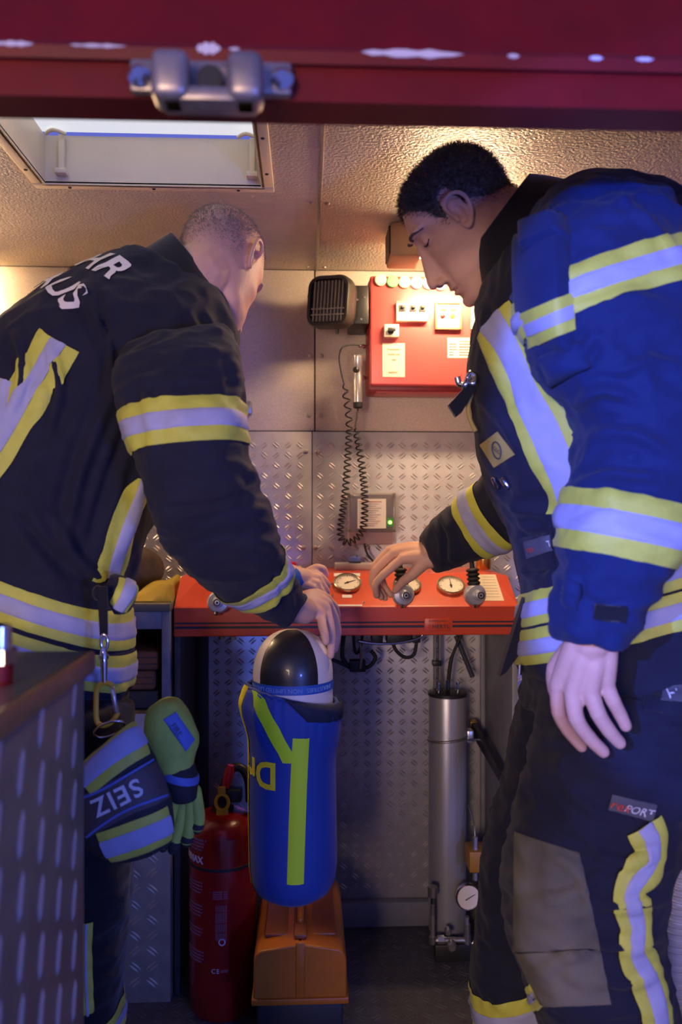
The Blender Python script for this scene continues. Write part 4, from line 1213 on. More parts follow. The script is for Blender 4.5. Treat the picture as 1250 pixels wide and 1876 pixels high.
def remesh(mb, voxel, smooth=4, factor=0.5):
    me = bpy.data.meshes.new('tmp'); me.from_pydata(mb.v, [], mb.f)
    bm = bmesh.new(); bm.from_mesh(me)
    bmesh.ops.recalc_face_normals(bm, faces=list(bm.faces)); bm.to_mesh(me); bm.free()
    o = bpy.data.objects.new('tmp', me); link(o)
    r = o.modifiers.new('r', 'REMESH'); r.mode = 'VOXEL'; r.voxel_size = voxel; r.adaptivity = 0
    if smooth:
        s = o.modifiers.new('s', 'SMOOTH'); s.iterations = smooth; s.factor = factor
    dg = bpy.context.evaluated_depsgraph_get()
    out = bpy.data.meshes.new_from_object(o.evaluated_get(dg))
    bpy.data.objects.remove(o); bpy.data.meshes.remove(me)
    return out

def vget(me):
    a = np.empty(len(me.vertices) * 3); me.vertices.foreach_get('co', a); return a.reshape(-1, 3)
def vset(me, a):
    me.vertices.foreach_set('co', np.ascontiguousarray(a).ravel()); me.update()
def nget(me):
    a = np.empty(len(me.vertices) * 3); me.vertices.foreach_get('normal', a); return a.reshape(-1, 3)
def topix(v):
    w = v - np.array(EYE)
    zc = w @ np.array(FWD); xc = w @ np.array(RGT)
    return CU + FPX * xc / zc, CV - FPX * w[:, 2] / zc

def wrinkle(me, amp=0.006, seed=1, folds=(), axis=None):
    """cloth folds as real displacement: broad soft ridges plus drawn creases (pixel polyline, width px, height m)"""
    v = vget(me); n = nget(me)
    q = v.copy()
    if axis is not None:                       # squeeze along the limb so that folds run across it
        a = np.array(Vector(axis).normalized())
        q = v + np.outer(v @ a, a) * 1.1
    wv = np.stack([vnoise(v * 6 + 11, seed + 5), vnoise(v * 6 + 37, seed + 6), vnoise(v * 6 + 71, seed + 7)], 1)
    q = q + wv * 0.05
    r1 = 1 - np.abs(vnoise(q * 9, seed)) * 2.2
    r2 = 1 - np.abs(vnoise(q * 19, seed + 1)) * 2.2
    r3 = vnoise(q * 45, seed + 2)
    d = amp * (0.75 * (r1 - 0.6) + 0.42 * (r2 - 0.6) + 0.10 * r3)
    if len(folds):
        u, w = topix(v)
        vis = np.clip(-(n @ np.array(FWD)) * 3 + 0.6, 0, 1)
        for pts, wd, ht in folds:
            pts = np.array(catmull2(pts, 6))
            best = np.full(len(v), 1e9); tt = np.zeros(len(v))
            m = len(pts) - 1
            bx = (u > pts[:, 0].min() - 3 * wd) & (u < pts[:, 0].max() + 3 * wd) & (w > pts[:, 1].min() - 3 * wd) & (w < pts[:, 1].max() + 3 * wd)
            idx = np.nonzero(bx)[0]
            if not len(idx): continue
            uu = u[idx]; ww = w[idx]; bb = np.full(len(idx), 1e9); t2 = np.zeros(len(idx))
            for k in range(m):
                a = pts[k]; b = pts[k + 1]; ab = b - a; L2 = ab @ ab + 1e-9
                s = np.clip(((uu - a[0]) * ab[0] + (ww - a[1]) * ab[1]) / L2, 0, 1)
                dd = np.hypot(uu - a[0] - s * ab[0], ww - a[1] - s * ab[1])
                c = dd < bb; bb = np.where(c, dd, bb); t2 = np.where(c, (k + s) / m, t2)
            prof = np.exp(-(bb / wd) ** 2) - 0.45 * np.exp(-((bb - 1.9 * wd) / wd) ** 2)
            d[idx] += ht * prof * np.sin(np.pi * np.clip(t2, 0.02, 0.98)) ** 0.5 * vis[idx]
    vset(me, v + n * d[:, None])

def catmull2(pts, sub):
    return [(p.x, p.y) for p in catmull([Vector((a, b, 0)) for a, b in pts], sub)]

def mobj(name, me, m, parent):
    me.materials.clear(); me.materials.append(MATS[m])
    me.polygons.foreach_set('use_smooth', [True] * len(me.polygons))
    o = bpy.data.objects.new(name, me); link(o)
    return setparent(o, parent)

def bvh_of(me):
    v = vget(me)
    return BVHTree.FromPolygons([Vector(p) for p in v], [tuple(p.vertices) for p in me.polygons])

def cast(bvh, u, v):
    k = (P(u, v, 1.0) - EYE).normalized()
    h = bvh.ray_cast(EYE, k)
    return h[0]

def snap(bvh, p, off):
    h = bvh.find_nearest(p)
    n = h[1]
    if n.dot(p - h[0]) < 0 and (p - h[0]).length > 0.0015 and False: n = -n
    return h[0] + n * off, n

def relax(bvh, g, off, closed):
    """ease a ribbon so that it bridges small creases, never dipping into the cloth"""
    ed = g[:, [0, -1]].copy()
    for it in range(10):
        q = g.copy()
        if closed: q = 0.5 * g + 0.25 * (np.roll(g, 1, 0) + np.roll(g, -1, 0))
        else: q[1:-1] = 0.5 * g[1:-1] + 0.25 * (g[2:] + g[:-2])
        q[:, 1:-1] = 0.5 * q[:, 1:-1] + 0.25 * (q[:, 2:] + q[:, :-2])
        g = q
    out = []
    for k in range(g.shape[0]):
        for j in range(g.shape[1]):
            p = Vector(g[k, j]); h = bvh.find_nearest(p)
            dd = (p - h[0]).dot(h[1]); lim = off if 0 < j < g.shape[1] - 1 else off * 0.6
            if dd < lim: p = h[0] + h[1] * lim
            out.append(p)
    return out

def strip_mesh(bvh, pts, width, off, na=13, step=0.008, shift=0.0, eoff=None):
    """ribbon hugging a surface along a 3-D polyline"""
    pts = resample([Vector(p) for p in catmull(pts, 12)], step)
    m = len(pts); vs = []; fs = []
    base = [snap(bvh, p, 0) for p in pts]
    nr = [b[1] for b in base]
    nr = [sum((nr[min(max(k + j, 0), m - 1)] for j in range(-7, 8)), Vector()).normalized() for k in range(m)]
    for k in range(m):
        t = (base[min(k + 1, m - 1)][0] - base[max(k - 1, 0)][0]).normalized()
        s = nr[k].cross(t).normalized()
        for j in range(na):
            q = base[k][0] + s * (width * (j / (na - 1) - 0.5) + shift)
            p, n = snap(bvh, q, 0)
            o_ = off if 0 < j < na - 1 else (off * 0.15 if eoff is None else eoff)
            vs.append(p + n * o_)
    vs = relax(bvh, np.array(vs).reshape(m, na, 3), off, False)
    for k in range(m - 1):
        for j in range(na - 1):
            a = k * na + j
            fs.append((a, a + 1, a + na + 1, a + na))
    me = bpy.data.meshes.new('strip'); me.from_pydata(vs, [], fs)
    return me

def ring_mesh(bvh, c, axis, width, off, n=90, na=13, up=None, rmax=0.25, shift=0.0, eoff=None):
    """closed band round a sleeve: rays from the sleeve axis outwards"""
    c = Vector(c); a = Vector(axis).normalized()
    ex = a.orthogonal().normalized(); ey = a.cross(ex)
    vs = []; fs = []
    for i in range(n):
        th = 2 * math.pi * i / n
        dr = ex * math.cos(th) + ey * math.sin(th)
        for j in range(na):
            o_ = c + a * (width * (j / (na - 1) - 0.5) + shift)
            h = bvh.ray_cast(o_, dr, rmax)
            p = h[0] if h[0] is not None else o_ + dr * 0.06
            vs.append(p + dr * (off if 0 < j < na - 1 else (off * 0.15 if eoff is None else eoff)))
    for i in range(n):
        for j in range(na - 1):
            a0 = i * na + j; b0 = ((i + 1) % n) * na + j
            fs.append((a0, a0 + 1, b0 + 1, b0))
    vs = relax(bvh, np.array(vs).reshape(n, na, 3), off, True)
    me = bpy.data.meshes.new('band'); me.from_pydata(vs, [], fs)
    return me

def band(kind, bvh, parent, path=None, c=None, axis=None, w=0.078, sw=0.028, off=0.004, name='reflective_band', ym='tape_yellow', sm='tape_silver_bluelit', **kw):
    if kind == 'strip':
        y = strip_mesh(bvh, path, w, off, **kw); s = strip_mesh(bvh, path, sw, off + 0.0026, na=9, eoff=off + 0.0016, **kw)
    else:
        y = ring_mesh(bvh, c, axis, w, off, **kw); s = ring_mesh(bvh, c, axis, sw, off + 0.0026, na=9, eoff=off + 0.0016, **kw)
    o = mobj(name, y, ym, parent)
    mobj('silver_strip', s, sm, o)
    return o

def pix_path(bvh, pts):
    out = []
    for u, v in pts:
        h = cast(bvh, u, v)
        if h is not None: out.append(h)
    return out

def pad(bvh, corners, th, parent, name, m, nu=12, nv=12, edge=0.18, puff=0.0, flat=False, off=0.0015, smooth_it=0):
    """raised patch sewn onto a surface; corners (pixels): tl, tr, br, bl"""
    tl, tr, br, bl = [Vector((a, b, 0)) for a, b in corners]
    top = []; bot = []
    for j in range(nv + 1):
        for i in range(nu + 1):
            a, b = i / nu, j / nv
            q = (tl * (1 - a) + tr * a) * (1 - b) + (bl * (1 - a) + br * a) * b
            h = cast(bvh, q.x, q.y)
            if h is None: h = bvh.find_nearest(P(q.x, q.y, 1.3))[0]
            hn = bvh.find_nearest(h)
            n = hn[1]
            if n.dot(EYE - h) < 0: n = -n
            e = min(1, min(a, 1 - a) / edge) if edge else 1
            f_ = min(1, min(b, 1 - b) / edge) if edge else 1
            hgt = th * (0.55 + 0.45 * min(e, f_)) + puff * math.sin(math.pi * a) * math.sin(math.pi * b)
            top.append((h, n, hgt)); bot.append(h - n * off)
    W = nu + 1; N = len(top); fs = []
    if smooth_it:
        pos = np.array([t[0] for t in top]).reshape(nv + 1, W, 3); mn = sum((t[1] for t in top), Vector()).normalized()
        for it in range(smooth_it):
            q = pos.copy()
            q[1:-1, 1:-1] = (pos[:-2, 1:-1] + pos[2:, 1:-1] + pos[1:-1, :-2] + pos[1:-1, 2:]) / 4
            q[0, 1:-1] = (pos[0, :-2] + pos[0, 2:]) / 2; q[-1, 1:-1] = (pos[-1, :-2] + pos[-1, 2:]) / 2
            q[1:-1, 0] = (pos[:-2, 0] + pos[2:, 0]) / 2; q[1:-1, -1] = (pos[:-2, -1] + pos[2:, -1]) / 2
            pos = q
        pos = pos.reshape(-1, 3)
        top = [Vector(pos[k]) + mn * top[k][2] for k in range(N)]
    else:
        top = [t[0] + t[1] * t[2] for t in top]
    for j in range(nv):
        for i in range(nu):
            k = j * W + i
            fs.append((k, k + 1, k + W + 1, k + W)); fs.append((N + k, N + k + W, N + k + W + 1, N + k + 1))
    for i in range(nu):
        fs.append((i, N + i, N + i + 1, i + 1)); k = nv * W + i; fs.append((k, k + 1, N + k + 1, N + k))
    for j in range(nv):
        k = j * W; fs.append((k, k + W, N + k + W, N + k)); k += nu; fs.append((k, N + k, N + k + W, k + W))
    mb = MB(); mb.v = [tuple(p) for p in top + bot]; mb.f = fs
    return mb.build(name, m, parent, smooth=60)

def decal(bvh, txt, size, px0, px1, m, parent, up=None, off=0.002, name='lettering', **kw):
    """lettering laid on a curved surface; runs from pixel px0 to px1 (baseline direction), centred between them"""
    a = cast(bvh, *px0); b = cast(bvh, *px1)
    if a is None or b is None: return None
    o_ = b if kw.get('align') == 'RIGHT' else (a + b) / 2; h = bvh.find_nearest(o_)
    n = h[1]
    if n.dot(EYE - h[0]) < 0: n = -n
    ex = (b - a); ex = (ex - n * ex.dot(n)).normalized(); ey = n.cross(ex)
    me = text_mesh(txt, size, None, ext=0.0, **kw)
    bm = bmesh.new(); bm.from_mesh(me)
    bmesh.ops.triangulate(bm, faces=list(bm.faces))
    for it in range(2):
        es = [e for e in bm.edges if e.calc_length() > max(size * 0.25, 0.004)]
        if es: bmesh.ops.subdivide_edges(bm, edges=es, cuts=1)
        bmesh.ops.triangulate(bm, faces=list(bm.faces))
    for v in bm.verts:
        p = h[0] + ex * v.co.x + ey * v.co.y
        q = bvh.find_nearest(p)
        nn = q[1] if q[1].dot(n) > 0 else -q[1]
        v.co = q[0] + nn * off
    bm.to_mesh(me); bm.free()
    return mobj(name, me, m, parent)

# ---------------------------------------------------------------- head
PROF = [  # up, front, back, half width
    (0.106, 0.012, -0.018, 0.016), (0.101, 0.042, -0.045, 0.040), (0.092, 0.060, -0.066, 0.054), (0.078, 0.074, -0.082, 0.064), (0.060, 0.084, -0.093, 0.070),
    (0.040, 0.093, -0.099, 0.0735), (0.024, 0.0985, -0.100, 0.0745), (0.004, 0.0945, -0.097, 0.0730), (-0.020, 0.0935, -0.090, 0.0705),
    (-0.045, 0.0955, -0.078, 0.0670), (-0.068, 0.1010, -0.052, 0.0625), (-0.085, 0.1030, -0.028, 0.0580), (-0.097, 0.1005, -0.010, 0.0530),
    (-0.110, 0.0995, 0.008, 0.0465), (-0.122, 0.1020, 0.024, 0.0390), (-0.133, 0.0970, 0.038, 0.0310), (-0.141, 0.0860, 0.050, 0.0200)]
def head_frame(F, roll=0.0):
    F = Vector(F).normalized()
    Rr = F.cross(Vector((0, 0, 1))).normalized(); U = Rr.cross(F)
    q = Quaternion(F, roll)
    return q @ Rr, F, q @ U
def head_shape(mb, M):
    """skull, face, nose, ears as overlapping solids in head space (right, forward, up)"""
    n = 40; vs = []; fs = []
    levels = catmull([Vector((a, b, c)) for a, b, c, d in PROF], 3)
    hw = catmull([Vector((d, 0, 0)) for a, b, c, d in PROF], 3)
    for L, w in zip(levels, hw):
        u, f, b = L
        cy = (f + b) / 2; ry = (f - b) / 2
        for i in range(n):
            t = 2 * math.pi * i / n
            c, s = math.cos(t), math.sin(t)
            ee = 2.0 / (2.25 if s > 0 else 2.1)
            x = w.x * math.copysign(abs(c) ** ee, c); y = cy + ry * math.copysign(abs(s) ** ee, s)
            vs.append(M @ Vector((x, y, u)))
    m = len(levels)
    for j in range(m - 1):
        for i in range(n):
            fs.append((j * n + i, j * n + (i + 1) % n, (j + 1) * n + (i + 1) % n, (j + 1) * n + i))
    fs.append(tuple(range(n))); fs.append(tuple((m - 1) * n + i for i in range(n - 1, -1, -1)))
    mb.add(vs, fs)
    R3 = M.to_3x3()
    def ell(c, r, rot=None):
        mb.ball(M @ Vector(c), r, 16, 10, M=R3 @ rot if rot is not None else R3)
    # nose: tapered bridge, tip, wings
    br = [(0, 0.094, 0.008), (0, 0.1025, -0.016), (0, 0.1135, -0.038), (0, 0.1215, -0.054)]
    c = capsule([M @ Vector(p) for p in br], [0.0070, 0.0078, 0.0088, 0.0098], 14); mb.add(c.v, c.f)
    ell((0, 0.1215, -0.0585), (0.0115, 0.0100, 0.0085))
    bm = bmesh.new()                                           # solid wedge from the bridge down to the wings
    for p in ((0.006, 0.099, 0.008), (-0.006, 0.099, 0.008), (0.012, 0.080, 0.010), (-0.012, 0.080, 0.010), (0.008, 0.122, -0.054), (-0.008, 0.122, -0.054),
              (0.017, 0.094, -0.066), (-0.017, 0.094, -0.066), (0.014, 0.070, -0.06), (-0.014, 0.070, -0.06), (0.007, 0.120, -0.066), (-0.007, 0.120, -0.066)):
        bm.verts.new(M @ Vector(p))
    bmesh.ops.convex_hull(bm, input=list(bm.verts))
    mb.addbm(bm)
    for s in (-1, 1):
        ell((s * 0.0115, 0.1090, -0.0655), (0.0070, 0.0105, 0.0075))
        ell((s * 0.030, 0.0865, 0.027), (0.026, 0.0125, 0.0085), Matrix.Rotation(-s * 0.38, 3, 'Z'))      # brow
        ell((s * 0.030, 0.0800, 0.0050), (0.0155, 0.0120, 0.0115))                                         # eyeball with lids
    ell((0, 0.0985, -0.0865), (0.021, 0.0085, 0.0058)); ell((0, 0.0965, -0.0985), (0.018, 0.0090, 0.0062))  # lips
    ell((0, 0.0930, -0.1230), (0.019, 0.0125, 0.0140))
def ear_shape(mb, M, s, dn=0.0, fw=0.0):
    """ear with helix rim, concha and lobe; s = -1 left, +1 right"""
    def q(f, u, o): return M @ Vector((s * (0.0700 + o), -0.006 + f + fw, u + dn))
    rim = [q(0.010, 0.004, 0.004), q(0.013, 0.020, 0.010), q(0.006, 0.031, 0.014), q(-0.008, 0.033, 0.017), q(-0.020, 0.024, 0.020), q(-0.023, 0.006, 0.020), q(-0.017, -0.012, 0.016), q(-0.008, -0.022, 0.011), q(0.001, -0.027, 0.008), q(0.006, -0.020, 0.005)]
    c = capsule(rim, [0.0035, 0.0042, 0.0044, 0.0044, 0.0044, 0.0042, 0.0042, 0.0050, 0.0056, 0.0040], 10); mb.add(c.v, c.f)
    # back plate of the ear
    pl = [q(0.010, 0.018, 0.003), q(-0.004, 0.028, 0.008), q(-0.018, 0.018, 0.013), q(-0.018, 0.0, 0.013), q(-0.010, -0.016, 0.008), q(0.002, -0.022, 0.004), q(0.010, -0.004, 0.001)]
    mb.prism(pl, (M.to_3x3() @ Vector((-s * 0.005, 0, 0))))
    c = capsule([q(-0.008, 0.014, 0.010), q(-0.013, 0.0, 0.0125), q(-0.008, -0.012, 0.009)], [0.003, 0.0034, 0.003], 8); mb.add(c.v, c.f)
    c = capsule([q(0.008, 0.000, 0.003), q(0.007, -0.008, 0.004)], [0.0042, 0.004], 8); mb.add(c.v, c.f)

def sculpt_head(me, M, fw=0.0):
    """eye sockets, mouth line, nostrils, temples pressed into the skin"""
    Mi = np.array(M.inverted())
    v = vget(me); l = v @ Mi[:3, :3].T + Mi[:3, 3]
    n = nget(me)
    near = (np.abs(l[:, 0]) < 0.12) & (np.abs(l[:, 1]) < 0.16) & (l[:, 2] > -0.16) & (l[:, 2] < 0.13)
    d = np.zeros(len(v))
    def g(c, r, h):
        nonlocal d
        e = ((l[:, 0] - c[0]) / r[0]) ** 2 + ((l[:, 1] - c[1]) / r[1]) ** 2 + ((l[:, 2] - c[2]) / r[2]) ** 2
        d += np.where(near, h * np.exp(-e), 0)
    for s in (-1, 1):
        g((s * 0.016, 0.092, 0.010), (0.009, 0.02, 0.009), -0.0045)
        g((s * 0.047, 0.078, 0.012), (0.010, 0.02, 0.012), -0.0035)
        g((s * 0.030, 0.095, 0.0165), (0.016, 0.03, 0.0035), -0.0030)       # lid crease
        g((s * 0.030, 0.092, -0.0080), (0.016, 0.03, 0.0040), -0.0025)      # under the lower lid
        g((s * 0.0075, 0.113, -0.0700), (0.0035, 0.008, 0.0035), -0.0050)    # nostril
        g((s * 0.026, 0.098, -0.072), (0.006, 0.02, 0.016), -0.0025)        # fold beside the mouth
        g((s * 0.072, 0.040, 0.035), (0.02, 0.03, 0.025), -0.003)           # temple
        g((s * 0.055, 0.055, -0.070), (0.02, 0.025, 0.02), -0.003)
        g((s * 0.079, -0.008 + fw, -0.006), (0.008, 0.004, 0.007), -0.0035)      # ear canal
    for s in (-1, 1):
        g((s * 0.052, 0.062, -0.026), (0.022, 0.030, 0.016), 0.0045)            # cheek bone
        g((s * 0.056, 0.014, -0.090), (0.020, 0.026, 0.020), 0.0050)            # jaw corner
    g((0, 0.105, -0.0925), (0.022, 0.03, 0.0022), -0.0045)                  # mouth line
    g((0, 0.100, -0.1090), (0.016, 0.03, 0.0055), -0.0030)
    vset(me, v + n * d[:, None])

def finger(mb, pts, r0=0.0088, r1=0.0068, d=None):
    """pts: (u, v, d) joints from the knuckle to the tip"""
    q = [P(*p) for p in pts]
    m = len(q)
    rs = [r0 + (r1 - r0) * k / (m - 1) for k in range(m)]
    c = capsule(q, rs, 12); mb.add(c.v, c.f)
    for k in range(1, m - 1):
        mb.ball(q[k], rs[k] * 1.05, 12, 8)
    return q

def hair_strands(name, me, M, region, count, length, width, m, parent, lift=0.35, seed=3, base=0.0):
    """short tapering strands rooted on the scalp, combined into one mesh"""
    r = np.random.default_rng(seed)
    v = vget(me); n = nget(me)
    Mi = np.array(M.inverted()); l = v @ Mi[:3, :3].T + Mi[:3, 3]
    w = region(l)
    idx = np.nonzero(w > 0)[0]
    p = w[idx] / w[idx].sum()
    pick = r.choice(idx, count, p=p)
    Rm = np.array(M.to_3x3())
    comb = Rm @ np.array([0, 0.35, -0.25])
    vs = []; fs = []
    for k, i in enumerate(pick):
        o = v[i] + (r.random(3) - 0.5) * 0.004 + n[i] * base
        dr = n[i] * lift + comb * 0.4 + (r.random(3) - 0.5) * 0.9
        dr /= np.linalg.norm(dr)
        if dr @ n[i] < 0.12: dr += n[i] * 0.35; dr /= np.linalg.norm(dr)
        L = length * (0.55 + 0.75 * r.random()) * (0.35 + 0.65 * min(1.0, w[i]))
        s = np.cross(dr, r.random(3) - 0.5); s /= np.linalg.norm(s) + 1e-9
        b = len(vs)
        vs += [o - s * width, o + s * width, o + dr * L]
        fs.append((b, b + 1, b + 2))
    me2 = bpy.data.meshes.new(name); me2.from_pydata([tuple(x) for x in vs], [], fs)
    o = mobj(name, me2, m, parent)
    return o

def scalp_shell(name, me, M, region, th, m, parent, noise=0.0015):
    v = vget(me); n = nget(me)
    Mi = np.array(M.inverted()); l = v @ Mi[:3, :3].T + Mi[:3, 3]
    w = region(l)
    keep = w > 0.40
    off = th * np.clip(w * 1.6, 0.12, 1) + noise * vnoise(v * 160, 4) * np.clip(w * 2, 0, 1)
    nv = v + n * off[:, None]
    mp = -np.ones(len(v), int); ids = np.nonzero(keep)[0]; mp[ids] = np.arange(len(ids))
    fs = [tuple(mp[j] for j in p.vertices) for p in me.polygons if all(keep[j] for j in p.vertices)]
    me2 = bpy.data.meshes.new(name); me2.from_pydata([tuple(x) for x in nv[ids]], [], fs)
    return mobj(name, me2, m, parent)
# ================================================================ dark-haired man on the right
mr = empty('person', (X(1120, 1.4), 1.4, 0))
tag(mr, 'dark-haired man in navy fire jacket with reflective bands gripping a valve', 'person')

# ---- body: one continuous mesh
ROLL = -8
F_ = Vector((-math.cos(math.radians(43)) * math.cos(math.radians(10)), math.cos(math.radians(43)) * math.sin(math.radians(10)), -math.sin(math.radians(43))))
hR, hF, hU = head_frame(F_, math.radians(ROLL))
HM = Matrix((hR, hF, hU)).transposed().to_4x4()
HM.translation = P(845, 391, 1.45)
HM_r = HM
mb = MB()
head_shape(mb, HM); ear_shape(mb, HM, -1, -0.006, 0.028); ear_shape(mb, HM, 1, -0.006, 0.028)
def addc(pts, rs, n=16):
    c = capsule(pts, rs, n); mb.add(c.v, c.f)
addc([HM @ Vector((0, -0.022, -0.02)), HM @ Vector((0, -0.05, -0.075)), P(975, 470, 1.45), P(1060, 540, 1.43)], [0.062, 0.060, 0.066, 0.08])
addc([P(1060, 540, 1.43), P(1110, 700, 1.42), P(1140, 950, 1.42), P(1150, 1180, 1.42)], [0.10, 0.12, 0.12, 0.12])
addc([P(1070, 500, 1.42), P(1120, 450, 1.26), P(1165, 800, 1.17), P(1105, 1080, 1.15), P(1083, 1175, 1.15)], [0.06, 0.055, 0.046, 0.036, 0.030])
addc([P(1060, 520, 1.44), P(1010, 560, 1.60), P(985, 830, 1.70), P(860, 960, 1.82), P(790, 1012, 1.905)], [0.06, 0.05, 0.045, 0.036, 0.028])
addc([P(1150, 1180, 1.40), P(1130, 1350, 1.32), P(1070, 1620, 1.29), P(1110, 1900, 1.30), P(1110, 2200, 1.31)], [0.11, 0.08, 0.06, 0.05, 0.04])
addc([P(1100, 1180, 1.45), P(1040, 1350, 1.55), P(985, 1620, 1.55), P(960, 1850, 1.56), P(960, 2030, 1.56)], [0.11, 0.08, 0.06, 0.05, 0.04])
# near (left) hand hanging, back of the hand to the room
kn = [(1022, 1256, 1.185), (1050, 1267, 1.163), (1082, 1266, 1.152), (1111, 1254, 1.156)]
wr_ = [(1062, 1172, 1.155), (1078, 1172, 1.150), (1094, 1174, 1.150), (1108, 1176, 1.152)]
for w0, k0 in zip(wr_, kn):
    addc([P(*w0), P((w0[0] + k0[0]) / 2, (w0[1] + k0[1]) / 2, (w0[2] + k0[2]) / 2 - 0.003), P(*k0)], [0.020, 0.0175, 0.0132], 12)
finger(mb, [kn[0], (1024, 1304, 1.198), (1041, 1338, 1.212), (1066, 1368, 1.220)], 0.0120, 0.0092)
finger(mb, [kn[1], (1056, 1315, 1.165), (1079, 1350, 1.175), (1106, 1377, 1.185)], 0.0132, 0.0100)
finger(mb, [kn[2], (1096, 1306, 1.150), (1116, 1338, 1.158), (1136, 1361, 1.168)], 0.0128, 0.0098)
finger(mb, [kn[3], (1124, 1284, 1.153), (1137, 1309, 1.160), (1147, 1330, 1.166)], 0.0120, 0.0092)
finger(mb, [(1048, 1190, 1.180), (1020, 1225, 1.205), (1018, 1262, 1.225), (1030, 1300, 1.240)], 0.0175, 0.0095)
# far (right) hand closing over the valve lever
kn2 = [(737, 1024, 1.900), (722, 1013, 1.926), (714, 1009, 1.950), (718, 1010, 1.974)]
wr2 = [(788, 1026, 1.888), (786, 1016, 1.898), (786, 1010, 1.908), (790, 1008, 1.918)]
for w0, k0 in zip(wr2, kn2):
    addc([P(*w0), P((w0[0] + k0[0]) / 2, (w0[1] + k0[1]) / 2 - 4, (w0[2] + k0[2]) / 2), P(*k0)], [0.021, 0.0175, 0.0128], 12)
finger(mb, [kn2[0], (704, 1052, 1.900), (688, 1071, 1.906), (690, 1091, 1.922)], 0.0115, 0.0080)
finger(mb, [kn2[1], (690, 1044, 1.926), (683, 1068, 1.932), (698, 1094, 1.940)], 0.0118, 0.0082)
finger(mb, [kn2[2], (688, 1036, 1.950), (687, 1062, 1.955), (706, 1096, 1.955)], 0.0114, 0.0080)
finger(mb, [kn2[3], (702, 1038, 1.974), (702, 1068, 1.974), (716, 1090, 1.968)], 0.0104, 0.0076)
finger(mb, [(775, 1034, 1.885), (756, 1052, 1.893), (738, 1066, 1.912), (724, 1082, 1.928)], 0.0155, 0.0088)
bme = remesh(mb, 0.0026, smooth=5, factor=0.5)
sculpt_head(bme, HM, 0.028)
body_r = mobj('body', bme, 'skin', mr)

# ---- hair, brows, lashes
def region_r(l):
    x, f, u = np.abs(l[:, 0]), l[:, 1], l[:, 2]
    line = 0.058 - 0.30 * np.clip(x - 0.045, 0, 1)                      # front hairline
    side = np.where(f > 0.030, line + (0.075 - f) * -0.55, 0.010 - 0.42 * np.clip(0.005 - f, -0.04, 0.12))
    hl = np.where(f > 0.030, np.minimum(0.062, 0.018 + (f - 0.03) * 0.95), side)
    hl = np.interp(f, [-0.12, -0.040, 0.004, 0.010, 0.030, 0.038, 0.048, 0.058, 0.075, 0.085], [-0.050, -0.036, -0.010, 0.030, 0.022, -0.014, -0.006, 0.020, 0.046, 0.062])
    w = np.clip((u - hl) / 0.040, 0, 1)
    ear = (x > 0.0745) & (f > -0.006) & (f < 0.044) & (u < 0.032) & (u > -0.045)
    w[ear] = 0
    w[(f > 0.055) & (u < 0.0)] = 0
    w[(u < -0.07) | (np.hypot(np.hypot(x, f), u) > 0.15)] = 0
    return w
hs = scalp_shell('hair', bme, HM, region_r, 0.0028, 'hair_dark', body_r, noise=0.003)
hst = hair_strands('hair_strands', bme, HM, region_r, 18000, 0.0125, 0.00050, 'hair_dark', body_r, lift=0.45, base=0.001)
hst['kind'] = 'stuff'
def face_pt(bv, M, x, u, off=0.0):
    o_ = M @ Vector((x, 0.2, u)); h = bv.ray_cast(o_, -(M.to_3x3() @ Vector((0, 1, 0))))
    return h[0] + (M.to_3x3() @ Vector((0, 1, 0))) * off
bvb = bvh_of(bme)
for s in (-1, 1):
    pts = [face_pt(bvb, HM, s * x, u, 0.0012) for x, u in ((0.014, 0.0220), (0.018, 0.0240), (0.022, 0.0260), (0.026, 0.0272), (0.030, 0.0282), (0.034, 0.0286), (0.038, 0.0284), (0.042, 0.0272), (0.046, 0.0250), (0.050, 0.0222))]
    MB().tube(pts, [0.0018, 0.0026, 0.0030, 0.0032, 0.0032, 0.0030, 0.0027, 0.0023, 0.0018, 0.0010], 8).build('eyebrow', 'hair_dark', body_r, smooth=180)
    pts = [face_pt(bvb, HM, s * x, u, 0.0002) for x, u in ((0.017, 0.0020), (0.025, -0.0015), (0.035, -0.0020), (0.043, 0.0025))]
    MB().tube(catmull(pts, 4), [0.0010] * 4 + [0.0018] * 5 + [0.0014] * 4, 6).build('eyelashes', 'lash', body_r, smooth=180)
pts = [face_pt(bvb, HM, x, u, -0.0004) for x, u in ((-0.021, -0.0945), (-0.010, -0.0925), (0, -0.0930), (0.010, -0.0925), (0.021, -0.0945))]
MB().tube(catmull(pts, 4), 0.0011, 6).build('mouth_line', 'lip', body_r, smooth=180)

# ---- jacket body
mb = MB()
mb.add(*loft([R((958, 1232), (1335, 1235), 1.42, 0.185), R((950, 1175), (1335, 1170), 1.42, 0.185), R((955, 1085), (1335, 1060), 1.42, 0.180), R((945, 985), (1340, 940), 1.42, 0.182),
              R((902, 900), (1345, 840), 1.42, 0.190), R((878, 800), (1350, 740), 1.42, 0.196), R((866, 700), (1345, 640), 1.42, 0.20), R((868, 610), (1325, 530), 1.42, 0.195),
              R((880, 545), (1290, 440), 1.42, 0.18), R((905, 470), (1230, 370), 1.42, 0.15), R((945, 415), (1130, 335), 1.43, 0.11)], 44))
